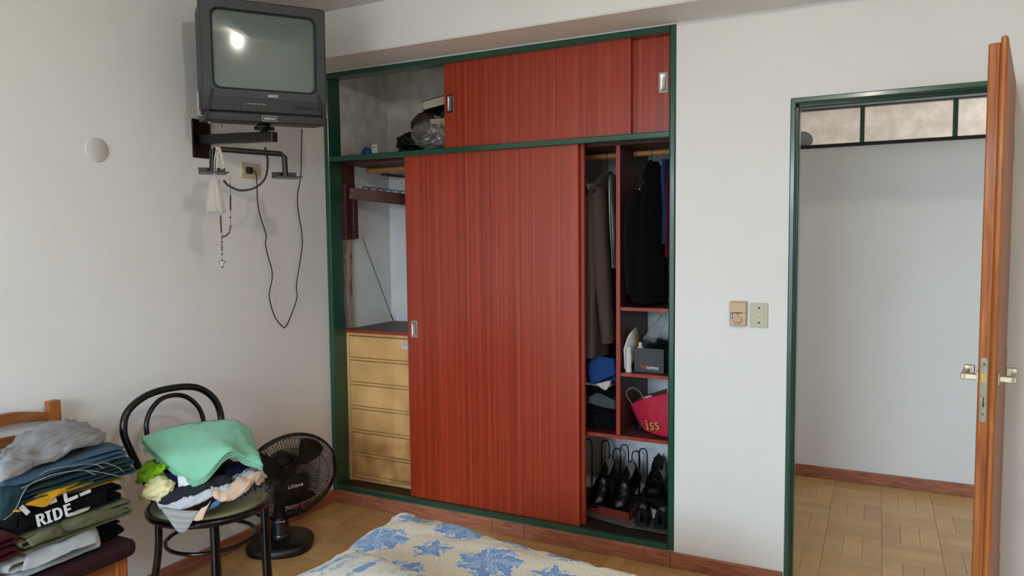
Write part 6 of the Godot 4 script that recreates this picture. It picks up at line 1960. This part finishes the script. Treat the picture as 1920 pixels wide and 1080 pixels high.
func shelf_things() -> void:
	M("topper_black", Color(0.022, 0.022, 0.024), 0.6)
	M("topper_front", Color(1, 1, 1), 0.6, {"tex": image_from(256, 192, func(x: int, y: int) -> Color:
		var g := 13
		return Color(0.42, 0.42, 0.43) if (x % g < 2 or y % g < 2) else Color(0.10, 0.10, 0.105))})
	M("logo_red", Color(0.75, 0.10, 0.07), 0.6)
	M("bottle_white", Color(0.80, 0.79, 0.76), 0.35)
	M("card_yellow", Color(0.78, 0.64, 0.20), 0.6)
	M("card_grey", Color(0.16, 0.16, 0.165), 0.5)
	M("film", Color(0.62, 0.64, 0.66), 0.15, {"alpha": 0.30})
	# shoe box with print
	var o := thing("shoe_box", "black shoe box with white grid and printed name on wardrobe shelf", "box", Vector3(1.7515, 0.8265, -0.165), 0.04)
	var m := MB.new()
	var w := 0.069; var h := 0.112; var d := 0.26
	m.bev(Vector3(-w, 0, -d), Vector3(w, 0.003, 0), 0.0008)
	m.bev(Vector3(-w, 0, -d), Vector3(-w + 0.002, h, 0), 0.0006)
	m.bev(Vector3(w - 0.002, 0, -d), Vector3(w, h, 0), 0.0006)
	m.bev(Vector3(-w, 0, -d), Vector3(w, h, -d + 0.002), 0.0006)
	m.bev(Vector3(-w, 0, -0.002), Vector3(w, h, 0), 0.0006)
	part(o, "carton", m, mat.topper_black)
	m = MB.new()
	m.quad(Vector3(-w, 0.001, 0.0006), Vector3(w, 0.001, 0.0006), Vector3(w, h - 0.001, 0.0006), Vector3(-w, h - 0.001, 0.0006))
	var fr := part(o, "front_print", m, mat.topper_front)
	text_part(fr, "TOPPER", 0.019, 0.0006, mat.white_print, Transform3D(Basis(Vector3(0, 0, 1), -0.03), Vector3(0.016, 0.021, 0.0012)), "Droid Sans", 800, true, "", 0.058)
	m = MB.new()
	m.prism(PackedVector2Array([Vector2(-0.040, 0.030), Vector2(-0.030, 0.024), Vector2(-0.024, 0.014), Vector2(-0.020, 0.024), Vector2(-0.014, 0.027), Vector2(-0.020, 0.031), Vector2(-0.028, 0.029), Vector2(-0.034, 0.033)]), 0.0006, 0.0014)
	part(fr, "logo", m, mat.logo_red)
	m = crumple(Vector3(0.058, 0.035, 0.09), 0.2, 2.0, 3.0)
	var c := single("stuffed_cloth", m, mat.jacket_black, "black cloth stuffed in the printed shoe box", "clothing")
	c.position = Vector3(1.765, 0.925, -0.30)
	m = crumple(Vector3(0.024, 0.055, 0.06), 0.2, 2.0, 7.0)
	c = single("black_pouch", m, mat.jacket_black, "black pouch wedged beside the printed shoe box", "pouch")
	c.position = Vector3(1.854, 0.889, -0.20)
	# envelope
	m = sheet([[Vector3(1.652, 1.022, -0.3), Vector3(1.661, 1.016, -0.22), Vector3(1.651, 0.992, -0.17), Vector3(1.637, 0.932, -0.14)], [Vector3(1.658, 0.971, -0.3), Vector3(1.666, 0.961, -0.22), Vector3(1.656, 0.936, -0.17), Vector3(1.64, 0.889, -0.14)], [Vector3(1.661, 0.866, -0.3), Vector3(1.669, 0.861, -0.22), Vector3(1.659, 0.851, -0.17), Vector3(1.642, 0.839, -0.14)]], 5, 0.003, 0.0008, 10.0, 1.0)
	single("envelope", m, mat.white_paper, "white folded paper leaning on the wardrobe divider", "paper")
	m = MB.new()
	m.lathe([Vector2(0.0, 0.0), Vector2(0.0145, 0.0), Vector2(0.0155, 0.004), Vector2(0.0145, 0.02), Vector2(0.013, 0.03), Vector2(0.0155, 0.05), Vector2(0.0150, 0.085), Vector2(0.012, 0.098), Vector2(0.0128, 0.100), Vector2(0.0128, 0.118), Vector2(0.0115, 0.120), Vector2(0, 0.120)], 22, Transform3D(Basis.IDENTITY, Vector3(1.664, 0.8265, -0.135)))
	single("lotion_bottle", m, mat.bottle_white, "slim white plastic bottle beside the printed shoe box", "bottle")
	m = MB.new()
	m.bev(Vector3(-0.008, 0, -0.05), Vector3(0.008, 0.16, 0.0), 0.001, Transform3D(Basis(Vector3(0, 0, 1), 0.06), Vector3(1.668, 0.8268, -0.235)))
	single("yellow_carton", m, mat.card_yellow, "narrow yellow carton standing behind the white bottle", "carton")
	m = MB.new()
	m.lathe([Vector2(0.0, 0.0), Vector2(0.019, 0.0), Vector2(0.019, 0.09), Vector2(0.016, 0.105), Vector2(0.009, 0.112), Vector2(0.009, 0.130), Vector2(0, 0.132)], 20, Transform3D(Basis.IDENTITY, Vector3(1.700, 0.830, -0.20)))
	single("cream_bottle", m, mat.bottle_white, "short white bottle standing inside the printed shoe box", "bottle")
	m = MB.new()
	m.bev(Vector3(-0.045, 0, -0.012), Vector3(0.045, 0.135, 0.012), 0.001, Transform3D(Basis(Vector3.UP, 0.3) * Basis(Vector3(0, 0, 1), -0.12), Vector3(1.705, 0.832, -0.34)))
	single("grey_carton", m, mat.card_grey, "dark grey carton leaning inside the printed shoe box", "carton")
	m = sheet([[Vector3(1.754, 0.95, -0.24), Vector3(1.707, 0.968, -0.26), Vector3(1.674, 0.953, -0.28)], [Vector3(1.795, 1.013, -0.22), Vector3(1.759, 1.034, -0.24), Vector3(1.722, 1.01, -0.26)], [Vector3(1.83, 1.071, -0.2), Vector3(1.809, 1.103, -0.22), Vector3(1.784, 1.075, -0.24)]], 5, 0.003, 0.004, 18.0, 3.0)
	single("plastic_film", m, mat.film, "clear plastic sleeve sticking up behind the printed shoe box", "plastic bag")
	# pink carrier bag
	M("pink_paper", Color(0.73, 0.13, 0.25), 0.6)
	M("kraft", Color(0.33, 0.22, 0.15), 0.8)
	M("gold_print", Color(0.78, 0.52, 0.28), 0.6)
	o = thing("carrier_bag", "crimson pink paper carrier bag with printed letters on wardrobe shelf", "bag")
	m = sheet([[Vector3(1.646, 0.656, -0.22), Vector3(1.718, 0.697, -0.18), Vector3(1.782, 0.721, -0.16), Vector3(1.852, 0.746, -0.14)], [Vector3(1.668, 0.61, -0.215), Vector3(1.739, 0.64, -0.17), Vector3(1.795, 0.66, -0.148), Vector3(1.855, 0.678, -0.128)], [Vector3(1.701, 0.556, -0.21), Vector3(1.756, 0.58, -0.165), Vector3(1.807, 0.596, -0.142), Vector3(1.857, 0.606, -0.122)], [Vector3(1.735, 0.541, -0.19), Vector3(1.775, 0.541, -0.16), Vector3(1.815, 0.541, -0.14), Vector3(1.852, 0.541, -0.122)]], 5, 0.002, 0.003, 14.0, 3.0)
	part(o, "front", m, mat.pink_paper)
	m = sheet([[Vector3(1.645, 0.654, -0.24), Vector3(1.66, 0.672, -0.33), Vector3(1.721, 0.692, -0.36), Vector3(1.789, 0.719, -0.36)], [Vector3(1.671, 0.605, -0.24), Vector3(1.676, 0.62, -0.33), Vector3(1.726, 0.634, -0.36), Vector3(1.785, 0.65, -0.36)], [Vector3(1.725, 0.545, -0.23), Vector3(1.735, 0.545, -0.33), Vector3(1.79, 0.545, -0.36), Vector3(1.86, 0.545, -0.36)]], 5, 0.002, 0.003, 14.0, 5.0)
	part(o, "back", m, mat.kraft)
	m = MB.new()
	m.tube(curve([Vector3(1.657, 0.662, -0.21), Vector3(1.65, 0.683, -0.19), Vector3(1.638, 0.709, -0.185), Vector3(1.644, 0.732, -0.185), Vector3(1.663, 0.743, -0.19), Vector3(1.688, 0.733, -0.2), Vector3(1.71, 0.714, -0.19), Vector3(1.724, 0.69, -0.178)], 5), 0.0024, 7)
	M("cord_tan", Color(0.62, 0.47, 0.42), 0.7)
	part(o, "handle", m, mat.cord_tan)
	var tp := Vector3(1.779, 0.587, -0.145)
	var ex := (Vector3(1.821, 0.6, -0.13) - Vector3(1.728, 0.573, -0.172)).normalized()
	var ez := ex.cross(Vector3.UP).normalized()
	text_part(o, "iss", 0.062, 0.002, mat.gold_print, Transform3D(Basis(ex, ez.cross(ex), ez), tp + ez * 0.006), "Droid Sans", 800, false, "", 0.078)
	m = sheet([[Vector3(1.714, 0.7, -0.2), Vector3(1.755, 0.714, -0.2)], [Vector3(1.723, 0.695, -0.19), Vector3(1.756, 0.703, -0.19)]], 3, 0.002, 0.0, 1.0, 0.0)
	single("paper_slip", m, mat.white_paper, "white paper slip inside the pink carrier bag", "paper")
	M("jar_glass", Color(0.05, 0.055, 0.06), 0.08)
	m = MB.new()
	m.lathe([Vector2(0, 0), Vector2(0.022, 0), Vector2(0.024, 0.006), Vector2(0.022, 0.020), Vector2(0.024, 0.032), Vector2(0.022, 0.048), Vector2(0.016, 0.062), Vector2(0.011, 0.07), Vector2(0.011, 0.084), Vector2(0, 0.085)], 22, Transform3D(Basis.IDENTITY, Vector3(1.690, 0.5345, -0.235)))
	single("dark_bottle", m, mat.jar_glass, "small dark glass bottle beside the pink carrier bag", "bottle")

# a shoe lying with its toe along +z, sole on y = 0
func shoe(called: String, label: String, t: Transform3D, L: float, W: float, Hh: float, upper: Material, sole: Material, lining: Material, group: String) -> Node3D:
	var o := thing(called, label, "shoe", Vector3.ZERO, 0, group)
	o.transform = t
	var widths := [0.55, 0.72, 0.76, 0.72, 0.74, 0.88, 0.99, 1.0, 0.88, 0.55]
	var heights := [0.98, 1.0, 0.93, 0.86, 0.86, 0.80, 0.62, 0.50, 0.44, 0.28]
	var rows := []
	var inner := []
	var n := 10
	for j in 28:
		var q := j / 27.0
		var f := q * (n - 1)
		var k := mini(int(f), n - 2)
		var w: float = lerpf(widths[k], widths[k + 1], smoothstep(0, 1, f - k)) * W * 0.5
		var h: float = lerpf(heights[k], heights[k + 1], smoothstep(0, 1, f - k)) * Hh
		var z := -L * 0.5 + L * q
		if j == 27: w *= 0.35
		if j == 0: w *= 0.45
		var open := 1.0 - smoothstep(0.36, 0.47, q)
		open *= smoothstep(0.03, 0.08, q)
		var row := PackedVector3Array()
		for i in 21:
			var s := i / 20.0
			var a := PI * s
			var x := -cos(a) * w
			var y := h * pow(sin(a), 0.55)
			# narrow towards the top line
			x *= lerpf(1.0, 0.80 if q < 0.5 else 0.9, sin(a))
			if open > 0.0:
				var mid := 1.0 - smoothstep(0.10, 0.30, absf(s - 0.5))
				y = lerpf(y, 0.022, mid * open)
				x = lerpf(x, x * 1.15, mid * open)
			y += 0.0018 * nz(x * 60.0, y * 60.0, z * 60.0 + L * 100.0) + 0.003 * nz(z * 40.0, s * 2.0, W * 90.0) * smoothstep(0.45, 0.6, q) * (1.0 - smoothstep(0.75, 0.9, q))
			row.append(Vector3(x, y + 0.012, z))
		rows.append(row)
	var m := MB.new().smooth(true)
	m.grid(rows, false, false, true)
	part(o, "upper", m, upper)
	m = MB.new()
	var ring := PackedVector2Array()
	for j in 20:
		var q := j / 19.0
		var f := q * (n - 1)
		var k := mini(int(f), n - 2)
		var w: float = lerpf(widths[k], widths[k + 1], f - k) * W * 0.53
		ring.append(Vector2(w * (0.55 if j == 19 else 1.0), -L * 0.5 - 0.003 + (L + 0.008) * q))
	for j in range(19, -1, -1):
		ring.append(Vector2(-ring[j].x, ring[j].y))
	m.prism(ring, -0.016, 0.0, Transform3D(Basis(Vector3(1, 0, 0), Vector3(0, 0, 1), Vector3(0, -1, 0)), Vector3.ZERO))
	part(o, "sole", m, sole)
	# lining of the opening
	m = sheet([[Vector3(-W * 0.24, Hh * 0.95, -L * 0.40), Vector3(0, Hh * 1.0, -L * 0.455), Vector3(W * 0.24, Hh * 0.95, -L * 0.40)], [Vector3(-W * 0.22, Hh * 0.6, -L * 0.37), Vector3(0, Hh * 0.6, -L * 0.42), Vector3(W * 0.22, Hh * 0.6, -L * 0.37)], [Vector3(-W * 0.20, 0.036, -L * 0.33), Vector3(0, 0.036, -L * 0.36), Vector3(W * 0.20, 0.036, -L * 0.33)], [Vector3(-W * 0.20, 0.036, -L * 0.05), Vector3(0, 0.036, -L * 0.05), Vector3(W * 0.20, 0.036, -L * 0.05)]], 4, 0.003, 0.0, 1.0, 0.0)
	part(o, "lining", m, lining)
	for k in 4:
		m = MB.new()
		var z := -L * 0.02 + 0.022 * k
		var y := Hh * (0.93 - 0.11 * k) + 0.012
		m.tube(curve([[-W * 0.22, y - 0.012, z], [-W * 0.08, y, z + 0.002], [W * 0.08, y, z - 0.002], [W * 0.22, y - 0.012, z]], 4), 0.0018, 5)
		part(o, "lace", m, sole)
	return o

func shoes() -> void:
	M("shoe_black", Color(0.016, 0.016, 0.019), 0.30)
	M("shoe_sole", Color(0.012, 0.012, 0.013), 0.6)
	M("shoe_dusty", Color(0.10, 0.105, 0.125), 0.45)
	M("lining_grey", Color(0.42, 0.39, 0.36), 0.85)
	M("lining_dark", Color(0.05, 0.05, 0.055), 0.85)
	M("lid_red", Color(0.46, 0.13, 0.085), 0.65)
	var G := "shoes on the wardrobe floor"
	var F := 0.0965
	# lid the pair stands in
	var o := thing("box_lid", "red-brown cardboard box lid under the pair of black lace-up shoes", "box lid", Vector3(1.553, F, -0.185), -0.16)
	var m := MB.new()
	m.bev(Vector3(-0.102, 0, -0.24), Vector3(0.102, 0.003, 0), 0.0005)
	part(o, "base", m, mat.lid_red)
	m = MB.new()
	m.bev(Vector3(-0.104, 0, -0.001), Vector3(0.104, 0.046, 0.0015), 0.0005)
	part(o, "front_wall", m, mat.lid_red)
	for s in [-1.0, 1.0]:
		m = MB.new()
		m.bev(Vector3(s * 0.103 - 0.0012, 0, -0.24), Vector3(s * 0.103 + 0.0012, 0.046, 0), 0.0005)
		part(o, "side_wall", m, mat.lid_red)
	for k in 2:
		var heel: Vector3 = Vector3(1.495, 0.232, -0.432) if k == 0 else Vector3(1.612, 0.225, -0.420)
		var toe: Vector3 = Vector3(1.478, 0.112, -0.205) if k == 0 else Vector3(1.588, 0.112, -0.200)
		var z := (toe - heel).normalized()
		var x := Vector3.UP.cross(z).normalized()
		shoe("lace_up_shoe", ["black leather lace-up shoe standing on the left in the box lid", "black leather lace-up shoe leaning on its pair's right side in the lid"][k], Transform3D(Basis(x, z.cross(x), z), (heel + toe) * 0.5 + Vector3(0, 0.016, 0)), 0.262, 0.098, 0.100, mat.shoe_black, mat.shoe_sole, mat.lining_grey, G)
	for k in 2:
		shoe("child_shoe", ["small dusty black shoe at the sill, nearer the box lid", "small dusty black shoe at the sill beside the green post"][k], Transform3D(Basis(Vector3.UP, PI + [0.25, 0.1][k]), Vector3([1.712, 1.808][k], F + 0.0165, [-0.205, -0.215][k])), 0.185, 0.082, 0.075, mat.shoe_dusty, mat.shoe_sole, mat.lining_dark, G)
	for k in 2:
		shoe("ankle_boot", ["black boot at the back beside the wire shoe rack", "black boot at the back against the wardrobe's right side"][k], Transform3D(Basis(Vector3.UP, [0.12, -0.05][k]) * Basis(Vector3(1, 0, 0), [0.25, 0.1][k]), Vector3([1.722, 1.836][k], [0.20, 0.17][k], [-0.405, -0.405][k])), 0.24, 0.10, 0.12, mat.shoe_black, mat.shoe_sole, mat.lining_dark, G)
	m = crumple(Vector3(0.075, 0.05, 0.055), 0.25, 2.2, 4.0, true, 36)
	M("bag_brown", Color(0.15, 0.11, 0.09), 0.25)
	var c := single("patterned_bag", m, mat.bag_brown, "crumpled brown printed plastic bag behind the small shoes", "plastic bag")
	c.position = Vector3(1.735, 0.165, -0.37)
	m = sheet([[Vector3(1.649, 0.129, -0.28), Vector3(1.702, 0.137, -0.3), Vector3(1.797, 0.127, -0.28)], [Vector3(1.647, 0.124, -0.25), Vector3(1.714, 0.126, -0.26), Vector3(1.805, 0.123, -0.25)], [Vector3(1.661, 0.097, -0.24), Vector3(1.722, 0.104, -0.25), Vector3(1.808, 0.111, -0.24)]], 5, 0.002, 0.004, 22.0, 4.0)
	single("tissue_sheet", m, mat.white_paper, "white tissue paper crumpled behind the small shoes", "paper")
	M("dusty_paper", Color(0.42, 0.38, 0.36), 0.95, {"scale": 8.0, "tex": blend_tex(seamless(0.05, 4, 256, 55), Color(0.62, 0.60, 0.58), Color(1.2, 1.2, 1.2), 2.4)})
	m = sheet([[Vector3(1.42, F + 0.006, -0.30), Vector3(1.62, F + 0.006, -0.30), Vector3(1.88, F + 0.006, -0.30)], [Vector3(1.42, F + 0.006, -0.18), Vector3(1.62, F + 0.007, -0.16), Vector3(1.88, F + 0.006, -0.17)], [Vector3(1.445, F + 0.006, -0.150), Vector3(1.64, F + 0.006, -0.105), Vector3(1.88, F + 0.006, -0.095)]], 8, 0.002, 0.003, 26.0, 4.0)
	single("dusty_newspaper", m, mat.dusty_paper, "dusty grey newspaper lining the wardrobe bottom", "paper")
	o = thing("shoe_rack", "black wire shoe rack with tall hoops on the wardrobe floor", "shoe rack")
	for q in [[1.347, 0.397, -0.44], [1.442, 0.400, -0.44], [1.545, 0.390, -0.44], [1.644, 0.382, -0.44], [1.49, 0.352, -0.485], [1.592, 0.351, -0.485]]:
		m = MB.new()
		var y: float = q[1]; var z: float = q[2]; var x: float = q[0]
		m.tube(curve([[x - 0.021, 0.115, z], [x - 0.021, y - 0.10, z], [x - 0.021, y - 0.03, z], [x - 0.014, y - 0.006, z], [x, y, z], [x + 0.014, y - 0.006, z], [x + 0.021, y - 0.03, z], [x + 0.021, y - 0.10, z], [x + 0.021, 0.115, z]], 4), 0.0034, 7)
		part(o, "hoop", m, mat.black_metal)
	for z in [-0.44, -0.485]:
		m = MB.new()
		m.tube(pv([[1.30, 0.115, z], [1.70, 0.115, z]]), 0.0034, 7)
		m.tube(pv([[1.30, 0.115, z], [1.30, 0.0975, z]]), 0.0034, 7)
		m.tube(pv([[1.70, 0.115, z], [1.70, 0.0975, z]]), 0.0034, 7)
		part(o, "base_wire", m, mat.black_metal)
